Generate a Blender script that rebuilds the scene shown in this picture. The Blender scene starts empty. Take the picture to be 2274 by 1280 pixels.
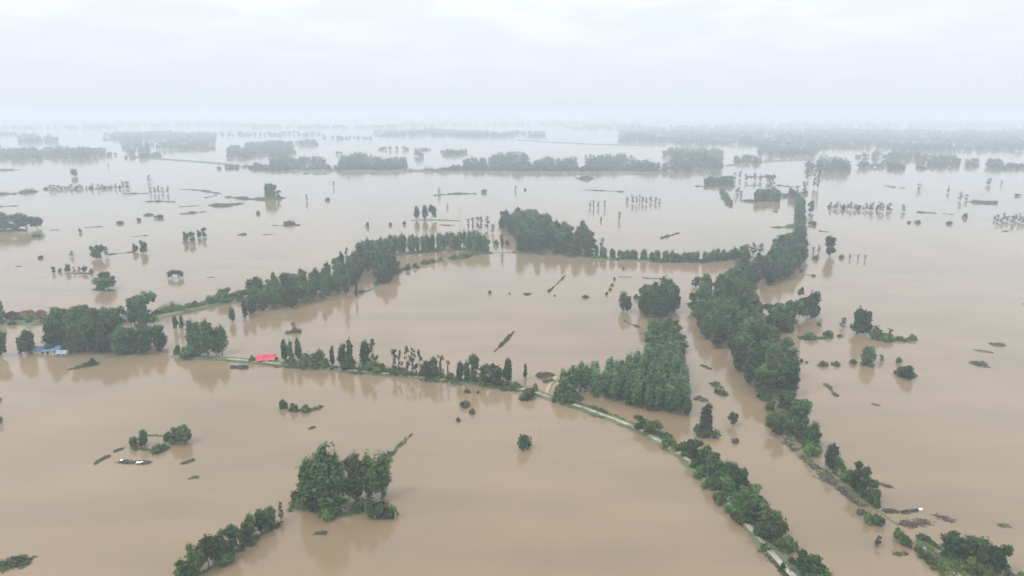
import bpy, math, random
import numpy as np
from mathutils import Vector

scene = bpy.context.scene
COL = scene.collection
R = math.radians

# ------------------------------------------------------------------ camera
PW, PH, F = 2274.0, 1280.0, 1600.0          # photograph size and focal length in its pixels
CAM_H, HORIZON = 100.0, 248.0
PITCH = math.atan((PH / 2 - HORIZON) / F)
cam = bpy.data.cameras.new('camera')
cam.sensor_width = 36.0
cam.lens = 36.0 * F / PW
cam.clip_start, cam.clip_end = 1.0, 120000.0
camo = bpy.data.objects.new('camera', cam)
COL.objects.link(camo)
camo.location = (0, 0, CAM_H)
camo.rotation_euler = (math.pi / 2 - PITCH, 0, 0)
scene.camera = camo

# ------------------------------------------------------------------ light
SUN_EL, SUN_AZ = R(52), R(-120)             # high, behind the drone on its left, through cloud
w = bpy.data.worlds.new('World')
scene.world = w
w.use_nodes = True
nt = w.node_tree
nt.nodes.clear()
def N(t, **kw):
    n = nt.nodes.new(t)
    for k, v in kw.items():
        setattr(n, k, v)
    return n
out = N('ShaderNodeOutputWorld')
bg = N('ShaderNodeBackground')
bg.inputs['Strength'].default_value = 0.1
sky = N('ShaderNodeTexSky')
sky.sky_type = 'NISHITA'
sky.sun_disc = False
sky.sun_elevation = SUN_EL
sky.sun_rotation = SUN_AZ
sky.dust_density = 3.0
sky.air_density = 1.0
# cloud deck: noise on a flat ceiling reached along each direction of view
tc = N('ShaderNodeTexCoord')
sep = N('ShaderNodeSeparateXYZ')
nt.links.new(tc.outputs['Generated'], sep.inputs[0])
zc = N('ShaderNodeMath', operation='MAXIMUM'); zc.inputs[1].default_value = 0.0
nt.links.new(sep.outputs['Z'], zc.inputs[0])
za = N('ShaderNodeMath', operation='ADD'); za.inputs[1].default_value = 0.16
nt.links.new(zc.outputs[0], za.inputs[0])
dx = N('ShaderNodeMath', operation='DIVIDE'); dy = N('ShaderNodeMath', operation='DIVIDE')
nt.links.new(sep.outputs['X'], dx.inputs[0]); nt.links.new(za.outputs[0], dx.inputs[1])
nt.links.new(sep.outputs['Y'], dy.inputs[0]); nt.links.new(za.outputs[0], dy.inputs[1])
cmb = N('ShaderNodeCombineXYZ')
nt.links.new(dx.outputs[0], cmb.inputs[0]); nt.links.new(dy.outputs[0], cmb.inputs[1])
n1 = N('ShaderNodeTexNoise'); n1.inputs['Scale'].default_value = 2.1
n1.inputs['Detail'].default_value = 5.0; n1.inputs['Roughness'].default_value = 0.5
n1.inputs['Distortion'].default_value = 0.5
nt.links.new(cmb.outputs[0], n1.inputs['Vector'])
rmp = N('ShaderNodeMapRange')
rmp.inputs['From Min'].default_value = 0.36; rmp.inputs['From Max'].default_value = 0.66
rmp.inputs['To Min'].default_value = 0.0; rmp.inputs['To Max'].default_value = 1.0
rmp.interpolation_type = 'SMOOTHSTEP'
nt.links.new(n1.outputs['Fac'], rmp.inputs['Value'])
cc = N('ShaderNodeMix', data_type='RGBA')
cc.inputs['A'].default_value = (9.1, 9.7, 10.6, 1)     # thin grey-blue part of the deck
cc.inputs['B'].default_value = (10.2, 10.4, 10.7, 1)     # white part
nt.links.new(rmp.outputs[0], cc.inputs['Factor'])
hz = N('ShaderNodeMapRange')                             # the deck greys towards the horizon
hz.inputs['From Min'].default_value = 0.0; hz.inputs['From Max'].default_value = 0.16
hz.inputs['To Min'].default_value = 0.0; hz.inputs['To Max'].default_value = 1.0
nt.links.new(sep.outputs['Z'], hz.inputs['Value'])
ch = N('ShaderNodeMix', data_type='RGBA')
ch.inputs['A'].default_value = (7.75, 8.25, 9.05, 1)
nt.links.new(hz.outputs[0], ch.inputs['Factor'])
nt.links.new(cc.outputs['Result'], ch.inputs['B'])
mx = N('ShaderNodeMix', data_type='RGBA')
mx.inputs['Factor'].default_value = 0.93
nt.links.new(sky.outputs[0], mx.inputs['A'])
zb = N('ShaderNodeMapRange')                             # an overcast deck is brightest overhead
zb.inputs['From Min'].default_value = 0.25; zb.inputs['From Max'].default_value = 1.0
zb.inputs['To Min'].default_value = 1.0; zb.inputs['To Max'].default_value = 2.2
nt.links.new(sep.outputs['Z'], zb.inputs['Value'])
zv = N('ShaderNodeVectorMath', operation='SCALE')
nt.links.new(ch.outputs['Result'], zv.inputs[0]); nt.links.new(zb.outputs[0], zv.inputs['Scale'])
nt.links.new(zv.outputs[0], mx.inputs['B'])
nt.links.new(mx.outputs['Result'], bg.inputs['Color'])
nt.links.new(bg.outputs[0], out.inputs['Surface'])

sl = bpy.data.lights.new('sun', 'SUN')
sl.energy = 1.5
sl.angle = R(14)
sl.color = (1.0, 0.96, 0.9)
so = bpy.data.objects.new('sun', sl)
COL.objects.link(so)
sd = Vector((math.cos(SUN_EL) * math.sin(SUN_AZ), math.cos(SUN_EL) * math.cos(SUN_AZ), math.sin(SUN_EL)))
so.rotation_euler = sd.to_track_quat('Z', 'Y').to_euler()
so.location = (-300, -200, 600)

vs = scene.view_settings
vs.view_transform = 'Standard'
try:
    vs.look = 'None'
except TypeError:
    pass
vs.exposure = 0.09
vs.gamma = 1.0
vs.use_curve_mapping = False
cy = scene.cycles
cy.use_denoising = True
cy.max_bounces = 6
cy.diffuse_bounces = 2
cy.glossy_bounces = 3
cy.volume_bounces = 4
cy.transparent_max_bounces = 4

# ------------------------------------------------------------------ picture <-> ground
CP, SP = math.cos(PITCH), math.sin(PITCH)
def depth(py):
    return CAM_H / (SP + (py - PH / 2) / F * CP)
def at(px, py, z=0.0):
    u, v = (px - PW / 2) / F, -(py - PH / 2) / F
    d = Vector((u, CP + v * SP, -SP + v * CP))
    k = (z - CAM_H) / d.z
    return Vector((d.x * k, d.y * k, z))
def ppm(py):                                  # photo pixels per metre across, at a ground row
    return F / depth(py)
def hm(hpx, py):                              # metres of height for a height in photo pixels
    dep = math.atan2(CAM_H, at(PW / 2, py).y)
    return hpx / ppm(py) / math.cos(dep)

# ------------------------------------------------------------------ materials
def mat(name):
    m = bpy.data.materials.new(name)
    m.use_nodes = True
    t = m.node_tree
    return m, t, t.nodes['Principled BSDF']
def leafy(name, dark, light, scale=0.35, vary=0.5):
    m, t, b = mat(name)
    b.inputs['Roughness'].default_value = 0.75
    b.inputs['Specular IOR Level'].default_value = 0.2
    tc = t.nodes.new('ShaderNodeTexCoord')
    nz = t.nodes.new('ShaderNodeTexNoise')
    nz.inputs['Scale'].default_value = scale
    nz.inputs['Detail'].default_value = 4
    t.links.new(tc.outputs['Object'], nz.inputs['Vector'])
    oi = t.nodes.new('ShaderNodeObjectInfo')
    mr = t.nodes.new('ShaderNodeMapRange')
    mr.inputs['From Min'].default_value = 0.36; mr.inputs['From Max'].default_value = 0.66
    t.links.new(nz.outputs['Fac'], mr.inputs['Value'])
    ml = t.nodes.new('ShaderNodeMath'); ml.operation = 'MULTIPLY_ADD'
    ml.inputs[1].default_value = vary; 
    ad = t.nodes.new('ShaderNodeMath'); ad.operation = 'MULTIPLY'
    ad.inputs[1].default_value = 1 - vary
    t.links.new(mr.outputs[0], ad.inputs[0])
    t.links.new(oi.outputs['Random'], ml.inputs[0])
    t.links.new(ad.outputs[0], ml.inputs[2])
    mix = t.nodes.new('ShaderNodeMix'); mix.data_type = 'RGBA'
    mix.inputs['A'].default_value = (*dark, 1); mix.inputs['B'].default_value = (*light, 1)
    t.links.new(ml.outputs[0], mix.inputs['Factor'])
    hs = t.nodes.new('ShaderNodeHueSaturation')       # each plant has its own tint, from olive to blue-green
    rw = t.nodes.new('ShaderNodeTexWhiteNoise'); rw.noise_dimensions = '1D'
    t.links.new(oi.outputs['Random'], rw.inputs['W'])
    rh = t.nodes.new('ShaderNodeMapRange'); rh.inputs['To Min'].default_value = .445; rh.inputs['To Max'].default_value = .50
    rv = t.nodes.new('ShaderNodeMapRange'); rv.inputs['To Min'].default_value = .75; rv.inputs['To Max'].default_value = 1.3
    t.links.new(rw.outputs['Value'], rh.inputs['Value']); t.links.new(rh.outputs[0], hs.inputs['Hue'])
    t.links.new(oi.outputs['Random'], rv.inputs['Value']); t.links.new(rv.outputs[0], hs.inputs['Value'])
    t.links.new(mix.outputs['Result'], hs.inputs['Color'])
    t.links.new(hs.outputs[0], b.inputs['Base Color'])
    return m
def noisy(name, a, b_, scale, rough=0.9):
    m, t, b = mat(name)
    b.inputs['Roughness'].default_value = rough
    b.inputs['Specular IOR Level'].default_value = 0.25
    tc = t.nodes.new('ShaderNodeTexCoord')
    nz = t.nodes.new('ShaderNodeTexNoise')
    nz.inputs['Scale'].default_value = scale
    nz.inputs['Detail'].default_value = 6
    t.links.new(tc.outputs['Object'], nz.inputs['Vector'])
    mr = t.nodes.new('ShaderNodeMapRange')
    mr.inputs['From Min'].default_value = 0.35; mr.inputs['From Max'].default_value = 0.65
    t.links.new(nz.outputs['Fac'], mr.inputs['Value'])
    mix = t.nodes.new('ShaderNodeMix'); mix.data_type = 'RGBA'
    mix.inputs['A'].default_value = (*a, 1); mix.inputs['B'].default_value = (*b_, 1)
    t.links.new(mr.outputs[0], mix.inputs['Factor'])
    t.links.new(mix.outputs['Result'], b.inputs['Base Color'])
    return m

M = {}
M['poplar'] = leafy('poplar_leaves', (0.007, 0.024, 0.01), (0.066, 0.142, 0.044), 0.55, 0.4)
M['plant'] = leafy('plantation_leaves', (0.015, 0.052, 0.021), (0.076, 0.17, 0.062), 0.5, 0.3)
M['broad'] = leafy('broad_leaves', (0.006, 0.024, 0.008), (0.06, 0.144, 0.036), 0.55, 0.4)
M['shrub'] = leafy('shrub_leaves', (0.009, 0.034, 0.008), (0.072, 0.158, 0.03), 0.5)
M['sparse'] = leafy('thin_leaves', (0.026, 0.044, 0.026), (0.08, 0.105, 0.058), 0.55, 0.4)
M['rusty'] = leafy('rusty_leaves', (0.10, 0.062, 0.042), (0.17, 0.105, 0.075), 0.4)
M['scrub'] = leafy('scrub_leaves', (0.018, 0.046, 0.012), (0.075, 0.13, 0.034), 0.12, 0.2)
M['verge'] = leafy('verge_grass', (0.034, 0.066, 0.022), (0.085, 0.13, 0.045), 0.08, 0.15)
M['drowned'] = leafy('drowned_weeds', (0.038, 0.046, 0.028), (0.105, 0.112, 0.066), 0.2, 0.3)
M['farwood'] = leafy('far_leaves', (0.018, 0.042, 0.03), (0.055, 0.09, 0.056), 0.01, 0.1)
M['bark'] = noisy('bark', (0.10, 0.085, 0.065), (0.20, 0.175, 0.14), 1.5)
M['wood'] = noisy('wet_wood', (0.045, 0.036, 0.028), (0.12, 0.095, 0.07), 1.0)
M['mud'] = noisy('mud', (0.13, 0.105, 0.065), (0.10, 0.12, 0.055), 0.15)
M['bank'] = noisy('grassy_bank', (0.055, 0.085, 0.035), (0.15, 0.15, 0.08), 0.06)
M['road'] = noisy('pale_road', (0.15, 0.135, 0.085), (0.40, 0.37, 0.30), 0.35)
M['roadwet'] = noisy('silted_road', (0.27, 0.215, 0.13), (0.37, 0.31, 0.20), 0.2)
M['redroof'] = noisy('red_roof', (0.36, 0.035, 0.05), (0.58, 0.085, 0.11), 0.45, 0.5)
M['blueroof'] = noisy('blue_roof', (0.09, 0.13, 0.23), (0.17, 0.24, 0.34), 0.8, 0.5)
M['greyroof'] = noisy('grey_roof', (0.20, 0.23, 0.27), (0.32, 0.36, 0.40), 0.6, 0.6)
M['wall'] = noisy('pale_render', (0.42, 0.39, 0.34), (0.55, 0.52, 0.47), 0.5)
M['dark'] = noisy('dark_opening', (0.03, 0.03, 0.03), (0.06, 0.06, 0.055), 1.0)
M['white'] = noisy('white_plastic', (0.78, 0.78, 0.78), (0.85, 0.85, 0.85), 1.0, 0.4)
M['concrete'] = noisy('concrete', (0.28, 0.28, 0.27), (0.38, 0.37, 0.35), 1.0)

def water_mat():
    m, t, b = mat('flood_water')
    b.inputs['IOR'].default_value = 1.33
    b.inputs['Roughness'].default_value = 0.085
    tc = t.nodes.new('ShaderNodeTexCoord')
    mp = t.nodes.new('ShaderNodeMapping')
    mp.inputs['Scale'].default_value = (1, 0.55, 1)
    t.links.new(tc.outputs['Object'], mp.inputs['Vector'])
    nz = t.nodes.new('ShaderNodeTexNoise')
    nz.inputs['Scale'].default_value = 0.012
    nz.inputs['Detail'].default_value = 5
    nz.inputs['Roughness'].default_value = 0.5
    nz.inputs['Distortion'].default_value = 0.6
    t.links.new(mp.outputs[0], nz.inputs['Vector'])
    mr = t.nodes.new('ShaderNodeMapRange')
    mr.inputs['From Min'].default_value = 0.3; mr.inputs['From Max'].default_value = 0.7
    t.links.new(nz.outputs['Fac'], mr.inputs['Value'])
    mix = t.nodes.new('ShaderNodeMix'); mix.data_type = 'RGBA'
    mix.inputs['A'].default_value = (0.186, 0.136, 0.077, 1)
    mix.inputs['B'].default_value = (0.228, 0.163, 0.097, 1)
    t.links.new(mr.outputs[0], mix.inputs['Factor'])
    t.links.new(mix.outputs['Result'], b.inputs['Base Color'])
    n3 = t.nodes.new('ShaderNodeTexNoise')          # silt plumes and wind lanes
    n3.inputs['Scale'].default_value = 0.05
    n3.inputs['Detail'].default_value = 6
    m3 = t.nodes.new('ShaderNodeMapping')
    m3.inputs['Scale'].default_value = (.35, 1, 1); m3.inputs['Rotation'].default_value = (0, 0, .25)
    t.links.new(tc.outputs['Object'], m3.inputs['Vector']); t.links.new(m3.outputs[0], n3.inputs['Vector'])
    r3 = t.nodes.new('ShaderNodeMapRange')
    r3.inputs['From Min'].default_value = .3; r3.inputs['From Max'].default_value = .7
    r3.inputs['To Min'].default_value = .05; r3.inputs['To Max'].default_value = .16
    t.links.new(n3.outputs['Fac'], r3.inputs['Value']); t.links.new(r3.outputs[0], b.inputs['Roughness'])
    hs = t.nodes.new('ShaderNodeHueSaturation')
    r4 = t.nodes.new('ShaderNodeMapRange')
    r4.inputs['From Min'].default_value = .3; r4.inputs['From Max'].default_value = .7
    r4.inputs['To Min'].default_value = .90; r4.inputs['To Max'].default_value = 1.10
    t.links.new(n3.outputs['Fac'], r4.inputs['Value']); t.links.new(r4.outputs[0], hs.inputs['Value'])
    t.links.new(mix.outputs['Result'], hs.inputs['Color']); t.links.new(hs.outputs[0], b.inputs['Base Color'])
    n2 = t.nodes.new('ShaderNodeTexNoise')
    n2.inputs['Scale'].default_value = 0.45
    n2.inputs['Detail'].default_value = 3
    t.links.new(tc.outputs['Object'], n2.inputs['Vector'])
    bp = t.nodes.new('ShaderNodeBump')
    bp.inputs['Strength'].default_value = 0.10
    bp.inputs['Distance'].default_value = 0.06
    t.links.new(n2.outputs['Fac'], bp.inputs['Height'])
    t.links.new(bp.outputs[0], b.inputs['Normal'])
    return m
M['water'] = water_mat()

# ------------------------------------------------------------------ mesh helpers
class Geo:
    """Gathers quads and tris with material slots and makes one mesh."""
    def __init__(self):
        self.v, self.f, self.mi, self.n = [], [], [], 0
    def quads(self, V, slot=0):               # V: (k,4,3)
        k = len(V)
        if k == 0: return
        self.v.append(np.asarray(V, dtype=np.float32).reshape(-1, 3))
        self.f.append(np.arange(k * 4, dtype=np.int32).reshape(k, 4) + self.n)
        self.mi.append(np.full(k, slot, np.int32))
        self.n += k * 4
    def tube(self, p0, p1, r0, r1, slot=0, seg=6):
        p0, p1 = np.array(p0, float), np.array(p1, float)
        d = p1 - p0; L = np.linalg.norm(d)
        if L < 1e-6: return
        d /= L
        a = np.cross(d, (0, 0, 1.0) if abs(d[2]) < 0.9 else (1.0, 0, 0)); a /= np.linalg.norm(a)
        b = np.cross(d, a)
        th = np.linspace(0, 2 * math.pi, seg + 1)
        ring = np.cos(th)[:, None] * a + np.sin(th)[:, None] * b
        A, B = p0 + ring * r0, p1 + ring * r1
        self.quads(np.stack([A[:-1], A[1:], B[1:], B[:-1]], 1), slot)
    def box(self, c, s, slot=0, rot=0.0):
        x, y, z = np.array(s) / 2
        P = np.array([[-x,-y,-z],[x,-y,-z],[x,y,-z],[-x,y,-z],[-x,-y,z],[x,-y,z],[x,y,z],[-x,y,z]])
        cr, sr = math.cos(rot), math.sin(rot)
        P = P @ np.array([[cr, sr, 0], [-sr, cr, 0], [0, 0, 1]]) + np.array(c)
        I = [[0,3,2,1],[4,5,6,7],[0,1,5,4],[1,2,6,5],[2,3,7,6],[3,0,4,7]]
        self.quads(P[np.array(I)], slot)
    def mesh(self, name, mats):
        me = bpy.data.meshes.new(name)
        V = np.concatenate(self.v); Fq = np.concatenate(self.f); mi = np.concatenate(self.mi)
        me.vertices.add(len(V)); me.vertices.foreach_set('co', V.ravel())
        me.loops.add(Fq.size); me.loops.foreach_set('vertex_index', Fq.ravel())
        me.polygons.add(len(Fq))
        me.polygons.foreach_set('loop_start', np.arange(len(Fq), dtype=np.int32) * 4)
        me.polygons.foreach_set('loop_total', np.full(len(Fq), 4, np.int32))
        me.polygons.foreach_set('material_index', mi)
        for m in mats: me.materials.append(m)
        me.update(calc_edges=True)
        return me

def leaf_quads(rng, P, out_dir, size, bias=0.9):
    """One crumpled leaf-clump face per point, facing roughly along out_dir."""
    k = len(P)
    nrm = rng.normal(size=(k, 3)) * 0.55 + out_dir * bias * 1.2
    nrm /= np.linalg.norm(nrm, axis=1)[:, None] + 1e-9
    t = rng.normal(size=(k, 3)); t -= (t * nrm).sum(1)[:, None] * nrm
    t /= np.linalg.norm(t, axis=1)[:, None] + 1e-9
    b = np.cross(nrm, t)
    s = (np.asarray(size) * rng.uniform(0.6, 1.35, k))[:, None]
    c = [(1, .15), (.1, .8), (-1, -.1), (-.15, -.75)]
    Q = [P + s * 0.62 * ((x + rng.uniform(-.25, .25, (k, 1))) * t + (y + rng.uniform(-.25, .25, (k, 1))) * b) + nrm * s * rng.uniform(-.12, .12, (k, 1)) for x, y in c]
    return np.stack(Q, 1)

def blob_points(rng, c, r, n, shell=0.45):
    d = rng.normal(size=(n, 3)); d /= np.linalg.norm(d, axis=1)[:, None]
    rad = rng.uniform(0, 1, n) ** shell
    wob = 1 + 0.16 * np.sin(d[:, 0] * 7 + c[0]) + 0.16 * np.sin(d[:, 2] * 6 + c[1] * 3)
    return np.array(c) + d * np.array(r) * (rad * wob)[:, None], d

# ------------------------------------------------------------------ plant prototypes
def trunk_geo(g, rng, H, r, lean, limbs, slot=0, spread=2.0, frac=0.95):
    pts = [np.array([0, 0, -1.0])]
    for i in range(1, 6):
        t = i / 5 * frac
        pts.append(np.array([lean[0] * t + rng.normal() * .12, lean[1] * t + rng.normal() * .12, H * t]))
    for i in range(5):
        g.tube(pts[i], pts[i + 1], r * (1 - i * .17), r * (1 - (i + 1) * .17) , slot)
    for k in range(limbs):
        i = rng.integers(1, 5)
        a = rng.uniform(0, 2 * math.pi)
        e = pts[i] + np.array([math.cos(a) * spread * rng.uniform(.5, 1), math.sin(a) * spread * rng.uniform(.5, 1), H * rng.uniform(.1, .22)])
        g.tube(pts[i], e, r * .45, r * .12, slot, 5)

def poplar(seed):
    rng = np.random.default_rng(seed)
    H, g, tr = 16.0, Geo(), Geo()
    trunk_geo(tr, rng, H, 0.26, rng.normal(size=2) * .4, 7, spread=1.6)
    P, D = [], []
    for k in range(rng.integers(7, 10)):
        a = rng.uniform(0, 2 * math.pi); q = rng.uniform(0.2, 1.45) if k else 0
        top = H * (1 - 0.2 * q * rng.uniform(.4, 1.1)); bot = rng.uniform(.3, 2.4) + (0 if k % 3 else 1.0)
        c = (math.cos(a) * q, math.sin(a) * q, (top + bot) / 2)
        p, d = blob_points(rng, c, (rng.uniform(.95, 1.5), rng.uniform(.95, 1.5), (top - bot) / 2), 250)
        P.append(p); D.append(d)
    for k in range(9):                        # side sprays that break the outline
        a = rng.uniform(0, 2 * math.pi); z = rng.uniform(2.5, 14)
        q = 2.1 * (1 - abs(z - 6) / 14)
        p, d = blob_points(rng, (math.cos(a) * q, math.sin(a) * q, z), (.85, .85, 1.2), 50)
        P.append(p); D.append(d)
    P, D = np.concatenate(P), np.concatenate(D)
    g.quads(leaf_quads(rng, P, D + np.array([0, 0, .35]), 0.62))
    return g, tr, H, 5.0

def slim_poplar(seed):
    rng = np.random.default_rng(seed)
    H, g, tr = 11.0, Geo(), Geo()
    trunk_geo(tr, rng, H, 0.16, rng.normal(size=2) * .2, 5, spread=1.0)
    P, D = [], []
    for k in range(5):
        a = rng.uniform(0, 2 * math.pi); q = rng.uniform(0.2, .9) if k else 0
        top = H * (1 - 0.16 * q * rng.uniform(.4, 1.1)); bot = rng.uniform(.3, 1.8)
        p, d = blob_points(rng, (math.cos(a) * q, math.sin(a) * q, (top + bot) / 2), (rng.uniform(.8, 1.2), rng.uniform(.8, 1.2), (top - bot) / 2), 250)
        P.append(p); D.append(d)
    P, D = np.concatenate(P), np.concatenate(D)
    g.quads(leaf_quads(rng, P, D + np.array([0, 0, .4]), 0.5))
    return g, tr, H, 3.6

def broadleaf(seed):
    rng = np.random.default_rng(seed)
    H, g, tr = 10.0, Geo(), Geo()
    trunk_geo(tr, rng, H * .75, 0.3, rng.normal(size=2) * .5, 7, spread=3.0)
    P, D = [], []
    for k in range(rng.integers(15, 19)):
        a = rng.uniform(0, 2 * math.pi); q = 3.3 * math.sqrt(rng.uniform(0, 1)); z = rng.uniform(1.5, 8.4)
        q *= math.sqrt(max(.12, 1 - ((z - 4.8) / 4.9) ** 2))
        rr = rng.uniform(1.2, 2.1)
        p, d = blob_points(rng, (math.cos(a) * q, math.sin(a) * q, z), (rr, rr, rr * .85), 175)
        P.append(p); D.append(d)
    P, D = np.concatenate(P), np.concatenate(D)
    P[:, 2] = np.maximum(P[:, 2], .6 + rng.uniform(0, .5, len(P)))
    g.quads(leaf_quads(rng, P, D + np.array([0, 0, .4]), 0.62))
    return g, tr, H, 8.6

def shrub(seed):
    rng = np.random.default_rng(seed)
    H, g, tr = 3.0, Geo(), Geo()
    for k in range(5):
        a = rng.uniform(0, 2 * math.pi)
        tr.tube((math.cos(a) * .2, math.sin(a) * .2, -.5), (math.cos(a) * 1.3, math.sin(a) * 1.3, 1.9), .07, .03, 0, 5)
    P, D = [], []
    for k in range(rng.integers(8, 11)):
        a = rng.uniform(0, 2 * math.pi); q = rng.uniform(0, 1.75)
        rr = rng.uniform(.6, 1.05); z = rng.uniform(.3, 1) * (2.2 - .6 * q)
        p, d = blob_points(rng, (math.cos(a) * q, math.sin(a) * q, max(.35, z)), (rr * 1.1, rr * 1.1, rr), 110)
        P.append(p); D.append(d)
    P, D = np.concatenate(P), np.concatenate(D)
    P[:, 2] = np.abs(P[:, 2])
    g.quads(leaf_quads(rng, P, D + np.array([0, 0, .5]), 0.42))
    return g, tr, H, 4.8

def thin_tree(seed):
    rng = np.random.default_rng(seed)
    H, g, tr = 12.0, Geo(), Geo()
    trunk_geo(tr, rng, H, 0.2, rng.normal(size=2) * .5, 12, spread=2.0)
    P, D = [], []
    for k in range(rng.integers(18, 23)):
        a = rng.uniform(0, 2 * math.pi); z = rng.uniform(1.6, 11.6); q = rng.uniform(.2, 1.7) * (1 - max(0, z - 8) / 7)
        rr = rng.uniform(.45, .85)
        p, d = blob_points(rng, (math.cos(a) * q, math.sin(a) * q, z), (rr, rr, rr * 1.5), 30, .8)
        P.append(p); D.append(d)
    P, D = np.concatenate(P), np.concatenate(D)
    g.quads(leaf_quads(rng, P, D + np.array([0, 0, .3]), 0.5))
    return g, tr, H, 4.2

KIND = {}
def prep(key, fn, leafmat, name, cat, n, seed0):
    L = []
    for i in range(n):
        g, tr, H, W = fn(seed0 + i)
        crown = g.mesh(name + '_crown', [M[leafmat]])
        trunk = tr.mesh(name + '_trunk', [M['bark']])
        allg = Geo()
        for src, slot in ((g, 0), (tr, 1)):
            for V in src.v: allg.quads(V.reshape(-1, 4, 3), slot)
        whole = allg.mesh(name, [M[leafmat], M['bark']])
        L.append((crown, trunk, whole))
    KIND[key] = (name, cat, L, H, W)
prep('p', poplar, 'poplar', 'poplar_tree', 'tree', 7, 100)
prep('y', slim_poplar, 'plant', 'young_poplar_tree', 'tree', 6, 150)  # plantation poplars, reused for the bend's taller poplars and the dyke's small trees
prep('b', broadleaf, 'broad', 'broadleaf_tree', 'tree', 7, 200)
prep('s', shrub, 'shrub', 'shrub', 'shrub', 6, 300)
prep('t', thin_tree, 'sparse', 'thin_tree', 'tree', 6, 400)
prep('r', shrub, 'rusty', 'rusty_shrub', 'shrub', 2, 500)
prep('d', shrub, 'drowned', 'drowned_shrub', 'shrub', 4, 600)

rnd = random.Random(7)
COUNT = {}
def tag(o, label=None, cat=None, group=None, kind=None):
    if label: o['label'] = label
    if cat: o['category'] = cat
    if group: o['group'] = group
    if kind: o['kind'] = kind
    return o
def plant(key, loc, h, wd, label, group=None, parts=True):
    name, cat, L, H, W = KIND[key]
    COUNT[name] = COUNT.get(name, 0) + 1
    crown, trunk, whole = L[rnd.randrange(len(L))]
    sc = (wd / W * rnd.uniform(.94, 1.06), wd / W * rnd.uniform(.94, 1.06), h / H)
    rz = rnd.uniform(0, 2 * math.pi)
    if parts:
        o = bpy.data.objects.new(name, None)
        o.empty_display_size = .5
        for nm, me in (('crown', crown), ('trunk' if key in 'pbty' else 'stem', trunk)):
            c = bpy.data.objects.new(nm, me); COL.objects.link(c); c.parent = o
    else:
        o = bpy.data.objects.new(name, whole)
    COL.objects.link(o)
    o.location = loc; o.scale = sc; o.rotation_euler = (0, 0, rz)
    return tag(o, label, cat, group)
def T(px, py, hpx, wpx, key, label, group=None):
    plant(key, at(px, py), hm(hpx, py), wpx / ppm(py), label, group, parts=py > 620)

def inside(p, poly):
    x, y = p; c = False; j = len(poly) - 1
    for i in range(len(poly)):
        xi, yi = poly[i]; xj, yj = poly[j]
        if (yi > y) != (yj > y) and x < (xj - xi) * (y - yi) / (yj - yi) + xi: c = not c
        j = i
    return c
def fill(polypx, spacing, mix, group, tries=4000, seed=1, edge_parts=640):
    """Trees over a patch of ground; mix = [(weight, kind, hmin, hmax, wmin, wmax, label)]."""
    r = random.Random(seed)
    poly = [tuple(at(x, y)[:2]) for x, y in polypx]
    xs = [p[0] for p in poly]; ys = [p[1] for p in poly]
    got = []
    ymax_parts = at(PW / 2, edge_parts).y
    for _ in range(tries):
        p = (r.uniform(min(xs), max(xs)), r.uniform(min(ys), max(ys)))
        if not inside(p, poly): continue
        if any((p[0] - q[0]) ** 2 + (p[1] - q[1]) ** 2 < spacing ** 2 for q in got): continue
        got.append(p)
        m = r.choices(mix, [k[0] for k in mix])[0]
        plant(m[1], (p[0], p[1], 0), r.uniform(m[2], m[3]), r.uniform(m[4], m[5]), m[6], group, parts=p[1] < ymax_parts)
    return got
def resample(P, step):
    P = [Vector(p) for p in P]
    out = []
    for i in range(len(P) - 1):               # Catmull-Rom through the points
        p0, p1, p2, p3 = P[max(i - 1, 0)], P[i], P[i + 1], P[min(i + 2, len(P) - 1)]
        n = max(1, int((p2 - p1).length / step))
        for k in range(n):
            t = k / n
            out.append(.5 * ((2 * p1) + (p2 - p0) * t + (2 * p0 - 5 * p1 + 4 * p2 - p3) * t * t + (3 * p1 - p0 - 3 * p2 + p3) * t ** 3))
    out.append(P[-1])
    return out
def row(ptspx, spacing, jitter, mix, group, seed=1, skip=0.0):
    r = random.Random(seed)
    L = resample([at(x, y) for x, y in ptspx], spacing)
    for p in L:
        if r.random() < skip: continue
        q = (p.x + r.uniform(-jitter, jitter), p.y + r.uniform(-jitter, jitter), 0)
        m = r.choices(mix, [k[0] for k in mix])[0]
        plant(m[1], q, r.uniform(m[2], m[3]), r.uniform(m[4], m[5]), m[6], group, parts=q[1] < at(PW / 2, 640).y)

# ------------------------------------------------------------------ ground strips
def sides(L):
    out = []
    for i, p in enumerate(L):
        d = (L[min(i + 1, len(L) - 1)] - L[max(i - 1, 0)]); d.z = 0; d.normalize()
        out.append(Vector((-d.y, d.x, 0)))
    return out
def ribbon(name, ptspx, prof, material, step=4.0, jit=0.25, seed=1, taper=True, offset=0.0):
    """Strip along the points with a cross profile [(offset, z), ...]."""
    r = random.Random(seed)
    L = resample([at(x, y) for x, y in ptspx], step)
    S = sides(L)
    rows = []
    n = len(L)
    for i, (p, s) in enumerate(zip(L, S)):
        k = 1.0
        if taper: k = min(1.0, .25 + min(i, n - 1 - i) * .25)
        rows.append([p + s * (offset + o * k * (1 + r.uniform(-jit, jit))) + Vector((0, 0, z)) for o, z in prof])
    A = np.array([[tuple(v) for v in rw] for rw in rows])
    g = Geo()
    Q = np.stack([A[:-1, :-1], A[:-1, 1:], A[1:, 1:], A[1:, :-1]], 2).reshape(-1, 4, 3)
    g.quads(Q)
    o = bpy.data.objects.new(name, g.mesh(name, [M[material]]))
    COL.objects.link(o)
    return o
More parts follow.
